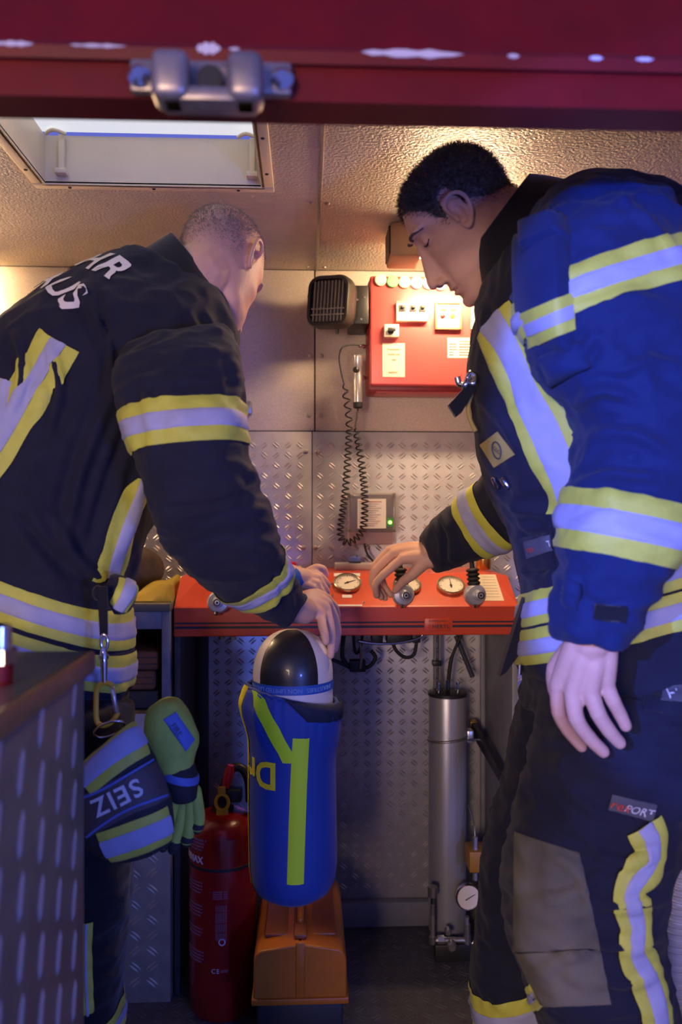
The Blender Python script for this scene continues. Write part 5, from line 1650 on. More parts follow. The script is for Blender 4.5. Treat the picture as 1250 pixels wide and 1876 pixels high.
# far shoulder
mb.add(*loft([R((930, 470), (1120, 420), 1.60, 0.06), R((925, 560), (1100, 520), 1.60, 0.08), R((950, 700), (1090, 700), 1.58, 0.08)], 28))
jme = remesh(mb, 0.006, smooth=6)
wrinkle(jme, 0.012, seed=3, folds=[([(880, 560), (905, 640), (935, 720)], 9, 0.006), ([(870, 720), (915, 760), (960, 830)], 8, 0.006), ([(900, 900), (960, 935), (1010, 945)], 9, 0.008),
                                   ([(915, 945), (965, 985), (1010, 975)], 7, -0.006), ([(950, 1045), (985, 1060), (1015, 1050)], 6, 0.006), ([(890, 600), (930, 680), (950, 780)], 6, -0.004)])
jacket_r = mobj('jacket', jme, 'cloth_navy', mr)
bvj = bvh_of(jme)
# collar: open stand-up band
def collar(rings, th, m, parent, name='collar'):
    vs, fs = loft(rings, 40, 5, capk=0.0)
    n = 40; rows = (len(rings) - 1) * 5 + 1
    vs = vs[:rows * n]; fs = [f for f in fs if max(f) < rows * n]
    me = bpy.data.meshes.new(name); me.from_pydata([tuple(v) for v in vs], [], fs)
    bm = bmesh.new(); bm.from_mesh(me); bmesh.ops.recalc_face_normals(bm, faces=list(bm.faces)); bm.to_mesh(me); bm.free()
    o = mobj(name, me, m, parent)
    s = o.modifiers.new('s', 'SOLIDIFY'); s.thickness = th; s.offset = 0
    return o
collar([R((905, 560), (1075, 372), 1.44, 0.115), R((882, 522), (1030, 350), 1.44, 0.108), R((868, 490), (990, 340), 1.445, 0.098), R((864, 468), (962, 336), 1.45, 0.090)], 0.010, 'cloth_dark', mr)
# ---- near sleeve
mb = MB()
mb.add(*loft([R((1010, 352), (1165, 345), 1.27, 0.06), R((968, 405), (1232, 395), 1.235, 0.105), R((950, 490), (1262, 470), 1.21, 0.115), R((950, 580), (1278, 550), 1.19, 0.115), R((985, 670), (1285, 650), 1.18, 0.11),
              R((1052, 760), (1280, 750), 1.17, 0.10), R((1056, 850), (1272, 850), 1.165, 0.095), R((1040, 920), (1258, 925), 1.16, 0.092), R((1028, 1000), (1232, 1010), 1.15, 0.085), R((1016, 1080), (1190, 1095), 1.15, 0.075),
              R((1013, 1140), (1156, 1165), 1.15, 0.066), R((1019, 1166), (1142, 1190), 1.15, 0.060)], 40, capk=0.06))
sme = remesh(mb, 0.005, smooth=5)
wrinkle(sme, 0.0150, seed=9, axis=(0, 0, 1), folds=[([(1060, 735), (1110, 715), (1180, 740)], 12, 0.013), ([(1075, 800), (1140, 790), (1230, 830)], 11, 0.010), ([(1055, 890), (1130, 870), (1210, 880)], 9, 0.010),
     ([(1020, 690), (1060, 660), (1090, 610)], 10, 0.012), ([(1130, 360), (1190, 410), (1240, 480)], 9, 0.006), ([(970, 440), (1010, 400), (1050, 380)], 9, 0.006),
     ([(1120, 690), (1190, 660), (1250, 670)], 10, 0.006), ([(1060, 1085), (1095, 1110), (1140, 1105)], 8, -0.006), ([(1040, 1040), (1055, 1075), (1045, 1110)], 8, 0.006)])
sl_r = mobj('sleeve', sme, 'cloth_navy_bluelit', mr)
bvs = bvh_of(sme)
def rp(bvh, u, v):
    return cast(bvh, u, v)
# upper band, lower band (rings round the sleeve)
c1 = (P(962, 590, 1.19) + P(1275, 510, 1.19)) / 2
band('ring', bvs, mr, c=P(1120, 535, 1.19), axis=(-0.30, 0.05, 0.95), w=0.066, sw=0.026, rmax=0.22)
band('ring', bvs, mr, c=P(1140, 968, 1.155), axis=(0.20, 0.0, 0.98), w=0.088, sw=0.036, rmax=0.2)
# sleeve pocket with its own piece of band, casting its shadow on the sleeve
pk = pad(bvs, [(956, 432), (1046, 430), (1058, 648), (950, 668)], 0.030, mr, 'sleeve_pocket', 'cloth_navy_bluelit', 16, 24, edge=0.05, smooth_it=60)
pme = pk.data
bvp = bvh_of(pme)
def strip_px(bvh, pts, w, sw, parent, **kw):
    return band('strip', bvh, parent, path=pix_path(bvh, pts), w=w, sw=sw, **kw)
pb_ = pad(bvp, [(956, 574), (1048, 536), (1053, 603), (956, 645)], 0.0030, mr, 'reflective_band', 'tape_yellow', 14, 8, edge=0)
pad(bvh_of(pb_.data), [(957, 597), (1049, 558), (1051, 582), (957, 622)], 0.0018, pb_, 'silver_strip', 'tape_silver_bluelit', 14, 5, edge=0)
pad(bvs, [(968, 422), (1040, 398), (1050, 440), (970, 476)], 0.038, mr, 'pocket_flap', 'cloth_navy_bluelit', 12, 8, edge=0.1, smooth_it=40)
pad(bvs, [(990, 652), (1062, 622), (1085, 668), (1012, 706)], 0.020, mr, 'pocket_bellows', 'cloth_navy_bluelit', 10, 10, edge=0.25, puff=0.008, smooth_it=30)
pad(bvs, [(1090, 1105), (1150, 1112), (1146, 1140), (1088, 1132)], 0.006, mr, 'cuff_tab', 'cloth_dark', 8, 5, edge=0.2)
pad(bvs, [(1042, 1062), (1064, 1068), (1060, 1118), (1036, 1108)], 0.016, mr, 'cuff_loop', 'cloth_navy_bluelit', 8, 10, edge=0.3)
# ---- far sleeve
mb = MB()
mb.add(*loft([R((950, 560), (1080, 560), 1.62, 0.08), R((930, 700), (1080, 720), 1.66, 0.085), R((915, 810), (1075, 860), 1.70, 0.08), R((880, 878), (960, 985), 1.75, 0.072), R((846, 905), (900, 1018), 1.80, 0.064),
              R((812, 936), (846, 1036), 1.855, 0.056), R((784, 962), (812, 1046), 1.885, 0.050), R((768, 984), (798, 1050), 1.905, 0.046)], 32, capk=0.06))
fme = remesh(mb, 0.005, smooth=4)
wrinkle(fme, 0.006, seed=15, axis=(-1, 0.7, -0.6), folds=[([(810, 940), (828, 985), (830, 1030)], 6, 0.008), ([(800, 950), (815, 990), (815, 1040)], 4, -0.006)])
mobj('sleeve', fme, 'cloth_navy', mr)
bvf = bvh_of(fme)
band('ring', bvf, mr, c=P(878, 950, 1.775), axis=(P(800, 1010, 1.89) - P(905, 935, 1.75)), w=0.080, sw=0.036, rmax=0.14)

# ---- bands, patches on the jacket body
strip_px(bvj, [(905, 588), (935, 650), (975, 735), (1012, 815), (1042, 885), (1055, 940)], 0.092, 0.048, mr, off=0.007)
for v0, v1, w in ((1118, 1062, 0.056), (1184, 1128, 0.058)):
    band('ring', bvj, mr, c=P(1145, (v0 + v1) / 2 - 24, 1.42), axis=(-0.26, 0.16, 0.95), w=w, sw=0.025, rmax=0.45, n=120)
gp = pad(bvj, [(912, 791), (944, 833), (906, 857), (880, 815)], 0.003, mr, 'gold_patch', 'patch_gold', 6, 6, edge=0.2)
bvg = bvh_of(gp.data)
ctr = cast(bvg, 911, 825)
if ctr is not None:
    h = bvg.find_nearest(ctr); n_ = h[1] if h[1].dot(EYE - ctr) > 0 else -h[1]
    ax_ = n_.orthogonal().normalized(); ay_ = n_.cross(ax_)
    MB().tube([ctr + n_ * 0.001 + ax_ * (0.0145 * math.cos(a)) + ay_ * (0.0145 * math.sin(a)) for a in [2 * math.pi * k / 28 for k in range(28)]], 0.0013, 6, closed=True).build('emblem_ring', 'ink_dark', gp, smooth=180)
    decal(bvg, 'GSG', 0.012, (903, 818), (920, 832), 'ink_dark', gp, off=0.0012)
fl_ = pad(bvj, [(950, 990), (1014, 972), (1020, 1040), (962, 1052)], 0.012, mr, 'pocket_flap', 'cloth_navy', 8, 8, edge=0.15)
lb_ = pad(bvh_of(fl_.data), [(960, 993), (1008, 980), (1012, 1008), (966, 1024)], 0.003, mr, 'brand_label', 'label_grey', 8, 6, edge=0.1)
bvl = bvh_of(lb_.data)
decal(bvl, 'rex', 0.017, (962, 1009), (984, 1003), 'label_red', lb_, off=0.0012, shear=0.2)
decal(bvl, 'PORT', 0.015, (983, 1003), (1007, 996), 'label_white', lb_, off=0.0012, shear=0.2)
# two bright clip ends on the chest and the hanging chrome hook
for (u0, v0, u1, v1) in ((908, 874, 916, 894), (924, 876, 936, 894)):
    a = cast(bvj, u0, v0); b = cast(bvj, u1, v1)
    MB().lathe(a + Vector((-0.004, -0.004, 0)), b - a, [(0.005, 0), (0.006, 0.003), (0.006, (b - a).length - 0.003), (0.004, (b - a).length)], 12).build('clip_end', 'chrome', mr)
hk = MB()
q = P(852, 694, 1.36)
hk.tube(catmull([P(838, 690, 1.37), P(842, 704, 1.37), P(852, 706, 1.36), P(856, 696, 1.36)], 5), 0.0055, 10)
hk.tube(catmull([P(856, 700, 1.36), P(868, 702, 1.355), P(871, 690, 1.36), P(862, 684, 1.36), P(856, 694, 1.36)], 5), 0.0050, 10)
hk.build('snap_hook', 'chrome', mr, smooth=180)
st_ = MB(); a_ = [P(866, 700, 1.365), P(850, 725, 1.36), P(834, 748, 1.36), P(824, 738, 1.37)]
st_.prism([P(862, 698, 1.36), P(874, 710, 1.36), P(846, 756, 1.36), P(836, 764, 1.36), P(822, 742, 1.36)], (0, 0.012, 0))
st_.build('hook_strap', 'cloth_dark', mr)
MB().tube(catmull([P(864, 720, 1.37), P(858, 745, 1.375), P(862, 770, 1.37), P(872, 790, 1.365)], 5), 0.004, 8).build('zip_cord', 'patch_gold', mr, smooth=180)
lp = MB(); lp.prism([P(952, 1125, 1.40), P(962, 1095, 1.40), P(958, 1190, 1.40), P(928, 1232, 1.40), P(916, 1240, 1.40)], (0, 0.02, 0)); lp.build('jacket_lapel', 'cloth_navy', mr)
MB().cyl(P(953, 1218, 1.38), P(952, 1236, 1.38), 0.003, n=8).build('zip_pull', 'chrome', mr)

# ---- trousers
mb = MB()
mb.add(*loft([R((985, 1160), (1325, 1160), 1.42, 0.17), R((968, 1235), (1328, 1235), 1.42, 0.175), R((962, 1300), (1320, 1310), 1.42, 0.17)], 40, capk=0.1))
mb.add(*loft([R((1000, 1260), (1310, 1250), 1.33, 0.11), R((985, 1340), (1290, 1350), 1.315, 0.115), R((962, 1440), (1262, 1450), 1.305, 0.115), R((938, 1540), (1236, 1545), 1.295, 0.112), R((924, 1620), (1214, 1625), 1.285, 0.108),
              R((932, 1705), (1208, 1710), 1.285, 0.104), R((962, 1790), (1222, 1795), 1.29, 0.10), R((990, 1870), (1236, 1870), 1.30, 0.098), R((1000, 2000), (1240, 2000), 1.31, 0.09), R((1005, 2170), (1215, 2170), 1.31, 0.085)], 40, capk=0.05))
mb.add(*loft([R((960, 1250), (1160, 1250), 1.55, 0.09), R((942, 1340), (1150, 1350), 1.56, 0.10), R((926, 1430), (1120, 1440), 1.56, 0.10), R((898, 1520), (1085, 1530), 1.555, 0.10), R((884, 1610), (1060, 1620), 1.55, 0.095),
              R((878, 1700), (1045, 1710), 1.55, 0.09), R((868, 1780), (1032, 1800), 1.55, 0.09), R((872, 1870), (1030, 1880), 1.555, 0.085), R((885, 2030), (1020, 2030), 1.56, 0.075)], 36, capk=0.05))
tme = remesh(mb, 0.006, smooth=5)
wrinkle(tme, 0.013, seed=21, axis=(0, 0, 1), folds=[([(1080, 1560), (1140, 1580), (1210, 1560)], 9, 0.010), ([(1070, 1640), (1130, 1660), (1200, 1650)], 8, 0.009), ([(1080, 1720), (1140, 1735), (1200, 1715)], 8, 0.009),
    ([(960, 1650), (1040, 1640), (1100, 1600)], 9, 0.007), ([(990, 1780), (1050, 1745), (1130, 1730)], 9, 0.008), ([(1000, 1560), (1060, 1600), (1080, 1680)], 7, 0.004), ([(1020, 1420), (1080, 1480), (1160, 1510)], 10, 0.006),
    ([(945, 1500), (1010, 1520), (1090, 1560)], 6, -0.005), ([(1090, 1790), (1150, 1800), (1215, 1770)], 8, 0.008)])
tr_r = mobj('trousers', tme, 'cloth_navy', mr)
bvt = bvh_of(tme)
pad(bvt, [(944, 1524), (1062, 1562), (1100, 1738), (942, 1744)], 0.004, mr, 'knee_patch', 'cloth_knee', 20, 26, edge=0.04)
pad(bvt, [(946, 1746), (1100, 1740), (1120, 1840), (988, 1844)], 0.004, mr, 'knee_patch', 'cloth_knee', 20, 14, edge=0.04)
strip_px(bvt, [(1180, 1512), (1194, 1545), (1190, 1580), (1152, 1622), (1158, 1660), (1172, 1700), (1158, 1735), (1180, 1775), (1196, 1815), (1206, 1850), (1214, 1900)], 0.062, 0.026, mr, off=0.006)
strip_px(bvt, [(985, 1822), (980, 1850), (986, 1900)], 0.035, 0.012, mr, off=0.005, name='reflective_band')
band('ring', bvt, mr, c=P(948, 1812, 1.552), axis=(-0.42, 0, 0.9), w=0.082, sw=0.034, rmax=0.12)
pf = pad(bvt, [(1174, 1216), (1290, 1226), (1290, 1318), (1180, 1302)], 0.010, mr, 'pocket_flap', 'cloth_navy', 10, 8, edge=0.12)
bvpf = bvh_of(pf.data)
l1 = pad(bvpf, [(1213, 1252), (1290, 1256), (1290, 1290), (1211, 1282)], 0.003, mr, 'flap_label', 'label_grey', 8, 4, edge=0.1)
decal(bvh_of(l1.data), 'HuPF', 0.030, (1236, 1271), (1285, 1275), 'label_white', l1, off=0.0015)
pad(bvpf, [(1196, 1248), (1216, 1250), (1213, 1280), (1194, 1275)], 0.004, mr, 'hook_tape', 'cloth_dark', 4, 5, edge=0.2)
l2 = pad(bvt, [(1122, 1455), (1204, 1474), (1196, 1506), (1114, 1484)], 0.004, mr, 'brand_label', 'label_grey', 10, 5, edge=0.08)
bvl2 = bvh_of(l2.data)
decal(bvl2, 'rex', 0.022, (1122, 1472), (1152, 1481), 'label_red', l2, off=0.0014, shear=0.2)
decal(bvl2, 'PORT', 0.018, (1150, 1481), (1192, 1492), 'label_white', l2, off=0.0014, shear=0.2)
# boots
def boot(c, d, fwd, parent):
    f = Vector(fwd).normalized(); s = Vector((-f.y, f.x, 0))
    mb = MB()
    base = Vector((c.x, d, 0))
    def ring(off, h, a, b):
        return [base + f * off + Vector((0, 0, h)) + f * (a * math.cos(t)) + s * (b * math.sin(t)) for t in [2 * math.pi * k / 20 for k in range(20)]]
    rows = [ring(0.05, 0.0, 0.145, 0.050), ring(0.05, 0.03, 0.148, 0.053), ring(0.045, 0.06, 0.138, 0.050), ring(0.02, 0.10, 0.100, 0.048), ring(0.0, 0.15, 0.068, 0.050), ring(0.0, 0.28, 0.070, 0.058)]
    vs = sum(rows, []); n = 20
    fs = [(j * n + i, j * n + (i + 1) % n, (j + 1) * n + (i + 1) % n, (j + 1) * n + i) for j in range(5) for i in range(n)]
    fs += [tuple(range(n)), tuple(5 * n + i for i in range(n - 1, -1, -1))]
    return mb.add(vs, fs).build('boot', 'boot_black', parent, smooth=60)
boot(P(1110, 2200, 1.31), 1.31, (-1, 0.15, 0), mr)
boot(P(955, 2030, 1.56), 1.56, (-1, 0.2, 0), mr)
# ================================================================ grey-haired man on the left
ml = empty('person', (X(110, 1.52), 1.52, 0))
tag(ml, 'grey-haired man in dark fire jacket seen from behind holding the bagged air cylinder', 'person')
pz = math.radians(36); yw = math.radians(26)
F_ = Vector((math.sin(yw) * math.cos(pz), math.cos(yw) * math.cos(pz), -math.sin(pz)))
hR, hF, hU = head_frame(F_)
HM = Matrix((hR, hF, hU)).transposed().to_4x4()
HM.translation = P(404, 484, 1.62)
mb = MB()
head_shape(mb, HM); ear_shape(mb, HM, -1); ear_shape(mb, HM, 1)
addc([HM @ Vector((0, -0.012, -0.03)), HM @ Vector((-0.012, -0.028, -0.075)), P(345, 555, 1.61), P(275, 670, 1.58)], [0.062, 0.060, 0.066, 0.078])
addc([P(270, 660, 1.58), P(190, 820, 1.56), P(100, 1040, 1.54), P(60, 1220, 1.54)], [0.10, 0.11, 0.11, 0.11])
addc([P(290, 690, 1.5), P(335, 720, 1.40), P(385, 930, 1.37), P(470, 1070, 1.50), P(556, 1118, 1.63)], [0.05, 0.048, 0.044, 0.036, 0.029])
addc([P(300, 680, 1.62), P(340, 760, 1.74), P(395, 980, 1.84), P(480, 1040, 1.90), P(556, 1062, 1.94)], [0.06, 0.05, 0.045, 0.036, 0.027])
addc([P(100, 1200, 1.52), P(130, 1400, 1.49), P(150, 1650, 1.50), P(155, 1900, 1.50), P(155, 2050, 1.50)], [0.11, 0.08, 0.06, 0.05, 0.045])
addc([P(60, 1200, 1.58), P(60, 1400, 1.66), P(70, 1600, 1.66), P(75, 1800, 1.66), P(75, 1960, 1.66)], [0.11, 0.08, 0.06, 0.05, 0.045])
# right hand draped over the cylinder shoulder
kn = [(598, 1098, 1.715), (600, 1106, 1.690), (597, 1116, 1.667), (588, 1126, 1.645)]     # index .. little
wr_ = [(560, 1100, 1.665), (558, 1107, 1.655), (556, 1114, 1.645), (556, 1122, 1.638)]
for w0, k0 in zip(wr_, kn):
    addc([P(*w0), P((w0[0] + k0[0]) / 2, (w0[1] + k0[1]) / 2 - 6, (w0[2] + k0[2]) / 2), P(*k0)], [0.021, 0.0175, 0.0128], 12)
finger(mb, [kn[0], (612, 1112, 1.735), (617, 1130, 1.750), (616, 1150, 1.755)], 0.0110, 0.0082)
finger(mb, [kn[1], (612, 1130, 1.700), (618, 1158, 1.705), (613, 1190, 1.700)], 0.0116, 0.0084)
finger(mb, [kn[2], (604, 1140, 1.655), (608, 1170, 1.650), (606, 1201, 1.650)], 0.0112, 0.0082)
finger(mb, [kn[3], (591, 1146, 1.625), (595, 1162, 1.612), (597, 1176, 1.608)], 0.0106, 0.0080)
finger(mb, [(566, 1100, 1.70), (582, 1108, 1.745), (592, 1124, 1.775), (596, 1140, 1.79)], 0.0145, 0.0088)
# left hand on the console
kn2 = [(577, 1052, 1.955), (582, 1060, 1.94), (580, 1070, 1.925), (574, 1078, 1.915)]
wr2 = [(556, 1056, 1.95), (556, 1061, 1.942), (556, 1066, 1.935), (556, 1071, 1.928)]
for w0, k0 in zip(wr2, kn2):
    addc([P(*w0), P(*k0)], [0.0165, 0.0120], 12)
finger(mb, [kn2[0], (588, 1057, 1.955), (597, 1066, 1.96), (601, 1073, 1.965)], 0.0100, 0.0080)
finger(mb, [kn2[1], (590, 1070, 1.94), (598, 1082, 1.945), (599, 1092, 1.95)], 0.0100, 0.0080)
finger(mb, [kn2[2], (588, 1082, 1.925), (594, 1092, 1.93), (593, 1100, 1.94)], 0.0096, 0.0076)
finger(mb, [kn2[3], (582, 1088, 1.915), (586, 1096, 1.92), (586, 1102, 1.93)], 0.0092, 0.0072)
finger(mb, [(566, 1048, 1.96), (580, 1041, 1.965), (592, 1043, 1.97), (597, 1054, 1.975)], 0.0125, 0.0085)
bme = remesh(mb, 0.0026, smooth=6, factor=0.5)
sculpt_head(bme, HM)
body_l = mobj('body', bme, 'skin_pale', ml)
def region_l(l):
    x, f, u = np.abs(l[:, 0]), l[:, 1], l[:, 2]
    hl = np.interp(f, [-0.12, -0.030, -0.022, 0.012, 0.040, 0.08], [-0.050, -0.048, 0.030, 0.022, 0.030, 0.070])
    w = np.clip((u - hl) / 0.045, 0, 1)
    ear = (x > 0.066) & (f > -0.034) & (f < 0.014) & (u < 0.036) & (u > -0.04)
    w[ear] = 0
    w[(f > 0.02) & (u < 0.0)] = 0
    w[(u < -0.07) | (np.hypot(np.hypot(x, f), u) > 0.15)] = 0
    crown = np.exp(-(((l[:, 0]) / 0.045) ** 2 + ((f + 0.045) / 0.05) ** 2 + ((u - 0.085) / 0.04) ** 2))
    return w * (1 - 0.6 * crown)
h2 = hair_strands('hair', bme, HM, region_l, 15000, 0.0052, 0.00042, 'hair_grey', body_l, lift=0.8, seed=5)
h2['kind'] = 'stuff'

# ---- jacket body
mb = MB()
mb.add(*loft([R((-150, 1190), (238, 1268), 1.53, 0.165), R((-150, 1120), (240, 1180), 1.53, 0.165), R((-150, 1030), (232, 1095), 1.53, 0.160), R((-140, 930), (262, 1010), 1.54, 0.170), R((-115, 800), (300, 900), 1.55, 0.180),
              R((-65, 690), (350, 790), 1.56, 0.185), R((0, 612), (412, 690), 1.57, 0.185), R((70, 555), (436, 625), 1.58, 0.17), R((150, 505), (432, 585), 1.59, 0.14), R((235, 462), (418, 555), 1.60, 0.11)], 44, capk=0.12))
mb.add(*loft([R((215, 520), (400, 560), 1.72, 0.06), R((230, 620), (400, 640), 1.74, 0.075), R((250, 760), (390, 760), 1.76, 0.075)], 28))
jme = remesh(mb, 0.006, smooth=6)
wrinkle(jme, 0.013, seed=33, folds=[([(150, 520), (165, 570), (200, 640), (205, 720)], 7, 0.0144), ([(180, 530), (192, 600), (196, 680)], 5, -0.0112), ([(205, 720), (150, 860), (120, 1000)], 12, 0.0144),
     ([(240, 760), (200, 880), (160, 1010)], 12, -0.0128), ([(262, 830), (240, 930), (215, 1010)], 10, 0.0128), ([(100, 950), (140, 1020), (180, 1060)], 10, 0.0144), ([(30, 940), (80, 1000), (130, 1060)], 10, -0.0112),
     ([(30, 600), (45, 680), (20, 760)], 9, 0.0112), ([(95, 640), (110, 720), (90, 790)], 8, 0.0128), ([(215, 1060), (190, 1085), (150, 1075)], 8, 0.0128)])
mobj('jacket', jme, 'cloth_navy', ml)
bvj = bvh_of(jme)
collar([R((225, 505), (428, 620), 1.60, 0.125), R((262, 478), (424, 592), 1.605, 0.115), R((295, 455), (417, 575), 1.61, 0.105), R((318, 440), (405, 560), 1.615, 0.096)], 0.011, 'cloth_dark', ml)
# ---- near sleeve
mb = MB()
mb.add(*loft([R((235, 640), (420, 600), 1.42, 0.07), R((212, 690), (440, 650), 1.385, 0.098), R((222, 750), (446, 725), 1.36, 0.104), R((243, 815), (449, 795), 1.345, 0.102), R((268, 890), (462, 862), 1.345, 0.098),
              R((288, 965), (492, 925), 1.355, 0.095), R((322, 1030), (510, 985), 1.385, 0.086), R((372, 1072), (522, 1022), 1.43, 0.076), R((428, 1104), (536, 1052), 1.49, 0.068), R((485, 1130), (550, 1076), 1.55, 0.060),
              R((524, 1146), (561, 1094), 1.60, 0.052)], 40, capk=0.10))
sme = remesh(mb, 0.005, smooth=5)
wrinkle(sme, 0.0120, seed=41, axis=(0.2, 0, -1), folds=[([(440, 850), (470, 880), (455, 915)], 8, 0.008), ([(300, 930), (380, 925), (470, 900)], 6, -0.004), ([(430, 1000), (470, 990), (500, 1000)], 10, 0.008),
     ([(260, 700), (280, 780), (275, 860)], 9, 0.006), ([(420, 640), (435, 700), (430, 740)], 8, 0.005), ([(530, 1075), (535, 1105), (525, 1130)], 6, 0.005), ([(500, 1050), (515, 1090), (505, 1120)], 5, -0.005)])
mobj('sleeve', sme, 'cloth_navy', ml)
bvs = bvh_of(sme)
band('ring', bvs, ml, c=P(346, 786, 1.35), axis=(-0.10, 0.05, 0.99), w=0.072, sw=0.028, rmax=0.2)
band('ring', bvs, ml, c=P(462, 1062, 1.475), axis=(P(530, 1105, 1.58) - P(410, 1030, 1.41)), w=0.066, sw=0.024, rmax=0.15)
# ---- far sleeve and knitted cuff
mb = MB()
mb.add(*loft([R((270, 700), (390, 680), 1.74, 0.07), R((300, 850), (420, 830), 1.80, 0.07), R((340, 990), (440, 940), 1.85, 0.065), R((430, 1075), (470, 990), 1.885, 0.058), R((500, 1085), (515, 1024), 1.915, 0.048), R((530, 1084), (540, 1036), 1.925, 0.042)], 30, capk=0.08))
fme = remesh(mb, 0.005, smooth=4); wrinkle(fme, 0.005, seed=51)
mobj('sleeve', fme, 'cloth_dark', ml)
mb = MB(); mb.add(*loft([R((530, 1082), (541, 1038), 1.925, 0.036), R((546, 1080), (552, 1042), 1.935, 0.030), R((556, 1082), (561, 1046), 1.942, 0.030)], 26, capk=0.05))
mobj('inner_cuff', remesh(mb, 0.004, smooth=2), 'inner_blue', ml)
# ---- reflective bands of the jacket body
strip_px2 = lambda pts, w, sw, **kw: band('strip', bvj, ml, path=pix_path(bvj, pts), w=w, sw=sw, **kw)
strip_px2([(108, 625), (70, 690), (30, 755), (-20, 830), (-60, 890)], 0.078, 0.030)
strip_px2([(20, 700), (-10, 780), (-40, 860)], 0.078, 0.030)
strip_px2([(264, 880), (243, 950), (220, 1010), (200, 1058)], 0.074, 0.030)
for c_, w in (((45, 1079), 0.062), ((45, 1153), 0.062)):
    band('ring', bvj, ml, c=P(c_[0], c_[1], 1.53), axis=(0.36, 0.0, 0.93), w=w, sw=0.027, rmax=0.45, n=120)
# lettering across the shoulders
decal(bvj, 'FEUERWEHR', 0.085, (192, 480), (222, 506), 'print_white', ml, off=0.003, align='RIGHT', bold=0.0016)
decal(bvj, 'HAUS', 0.085, (116, 532), (148, 562), 'print_white', ml, off=0.003, align='RIGHT', bold=0.0016)
# ---- belt tail, strap and hook
mb = MB(); mb.add(*loft([R((203, 1052), (236, 1062), 1.40, 0.018), R((196, 1078), (250, 1078), 1.385, 0.026), R((200, 1104), (248, 1098), 1.385, 0.024), R((210, 1124), (236, 1120), 1.39, 0.016)], 24, capk=0.2))
hm_ = remesh(mb, 0.004, smooth=3); wrinkle(hm_, 0.004, seed=81); mobj('gathered_hem', hm_, 'cloth_navy', ml)
bvhm = bvh_of(hm_)
band('strip', bvhm, ml, path=pix_path(bvhm, [(238, 1066), (236, 1085), (226, 1104), (214, 1118)]), w=0.042, sw=0.018, off=0.003)
# ---- trousers
mb = MB()
mb.add(*loft([R((-120, 1180), (225, 1210), 1.54, 0.15), R((-110, 1260), (230, 1280), 1.54, 0.15), R((-100, 1330), (236, 1340), 1.54, 0.14)], 36, capk=0.1))
mb.add(*loft([R((20, 1290), (240, 1290), 1.49, 0.10), R((35, 1400), (245, 1400), 1.48, 0.105), R((55, 1520), (243, 1520), 1.485, 0.10), R((72, 1620), (240, 1625), 1.49, 0.096), R((82, 1720), (228, 1725), 1.50, 0.092), R((88, 1830), (220, 1830), 1.50, 0.09), R((85, 1920), (222, 1920), 1.50, 0.09), R((90, 2040), (216, 2040), 1.50, 0.085)], 36, capk=0.05))
mb.add(*loft([R((-60, 1290), (140, 1290), 1.66, 0.09), R((-30, 1500), (140, 1500), 1.66, 0.09), R((0, 1700), (140, 1700), 1.66, 0.085), R((5, 1940), (135, 1940), 1.66, 0.08)], 30, capk=0.05))
tme = remesh(mb, 0.006, smooth=5)
wrinkle(tme, 0.009, seed=61, axis=(0, 0, 1))
mobj('trousers', tme, 'cloth_dark', ml)
bvt = bvh_of(tme)
band('ring', bvt, ml, c=P(155, 1880, 1.50), axis=(-0.3, 0, 0.95), w=0.05, sw=0.016, rmax=0.13)
strip_px3 = band('strip', bvt, ml, path=pix_path(bvt, [(158, 1690), (156, 1740), (158, 1800), (160, 1860)]), w=0.022, sw=0.004)
boot(P(155, 2050, 1.50), 1.50, (1, 0.6, 0), ml)
boot(P(75, 1960, 1.66), 1.66, (1, 0.6, 0), ml)
# ================================================================ air cylinder and its bag
BDp = 1.68
bcx = P(537, 1300, BDp).x; brd = 73.0 / FPX * BDp
vz = lambda v: Z(v, BDp)
ztop = vz(1152)
cyl = empty('air_cylinder', (bcx, BDp, vz(1615))); tag(cyl, 'white and black composite air cylinder standing head up in the blue bag', 'cylinder')
def dome(r, z0, z1, n=10):
    pr = []
    for k in range(n + 1):
        a = math.pi / 2 * k / n
        pr.append((r * max(math.cos(a) ** 0.85, 0.12), z0 + (z1 - z0) * math.sin(a)))
    return pr
zsh = vz(1232)
prof = [(brd * 0.6, vz(1608)), (brd * 0.93, vz(1598)), (brd, vz(1580))] + dome(brd, zsh, ztop)
MB().lathe((bcx, BDp, 0), (0, 0, 1), prof, 64).build('shell', 'bottle_white', cyl, smooth=60)
def sector(a0, a1, prof, off, mname, name, parent, n=22):
    mb = MB()
    for r, z in prof:
        for k in range(n + 1):
            a = a0 + (a1 - a0) * k / n
            e = off if 0 < k < n else off * 0.2
            mb.v.append((bcx + math.sin(a) * (r + e), BDp - math.cos(a) * (r + e), z + (off if r < brd * 0.7 else 0)))
    for j in range(len(prof) - 1):
        for k in range(n):
            q = j * (n + 1) + k
            mb.f.append((q, q + 1, q + n + 2, q + n + 1))
    return mb.build(name, mname, parent, smooth=180)
pd = [(brd, vz(1250))] + dome(brd, zsh, ztop, 14)[:-1]
sector(math.radians(-52), math.radians(38), pd, 0.0008, 'bottle_black', 'black_field', cyl)
sector(math.radians(128), math.radians(218), pd, 0.0008, 'bottle_black', 'black_field', cyl)
sp = [(brd, vz(1257)), (brd, vz(1241))]
sector(-math.pi, math.pi, sp, 0.0014, 'strap_blue', 'blue_band', cyl, n=72)
wraptext('NON LIMITED LIFETIME', 0.0125, bcx, BDp, brd + 0.002, vz(1249), math.radians(-30), 'strap_print', cyl, rot=math.pi)
wraptext('INDUSTRIES', 0.0125, bcx, BDp, brd + 0.002, vz(1249), math.radians(42), 'strap_print', cyl, rot=math.pi)

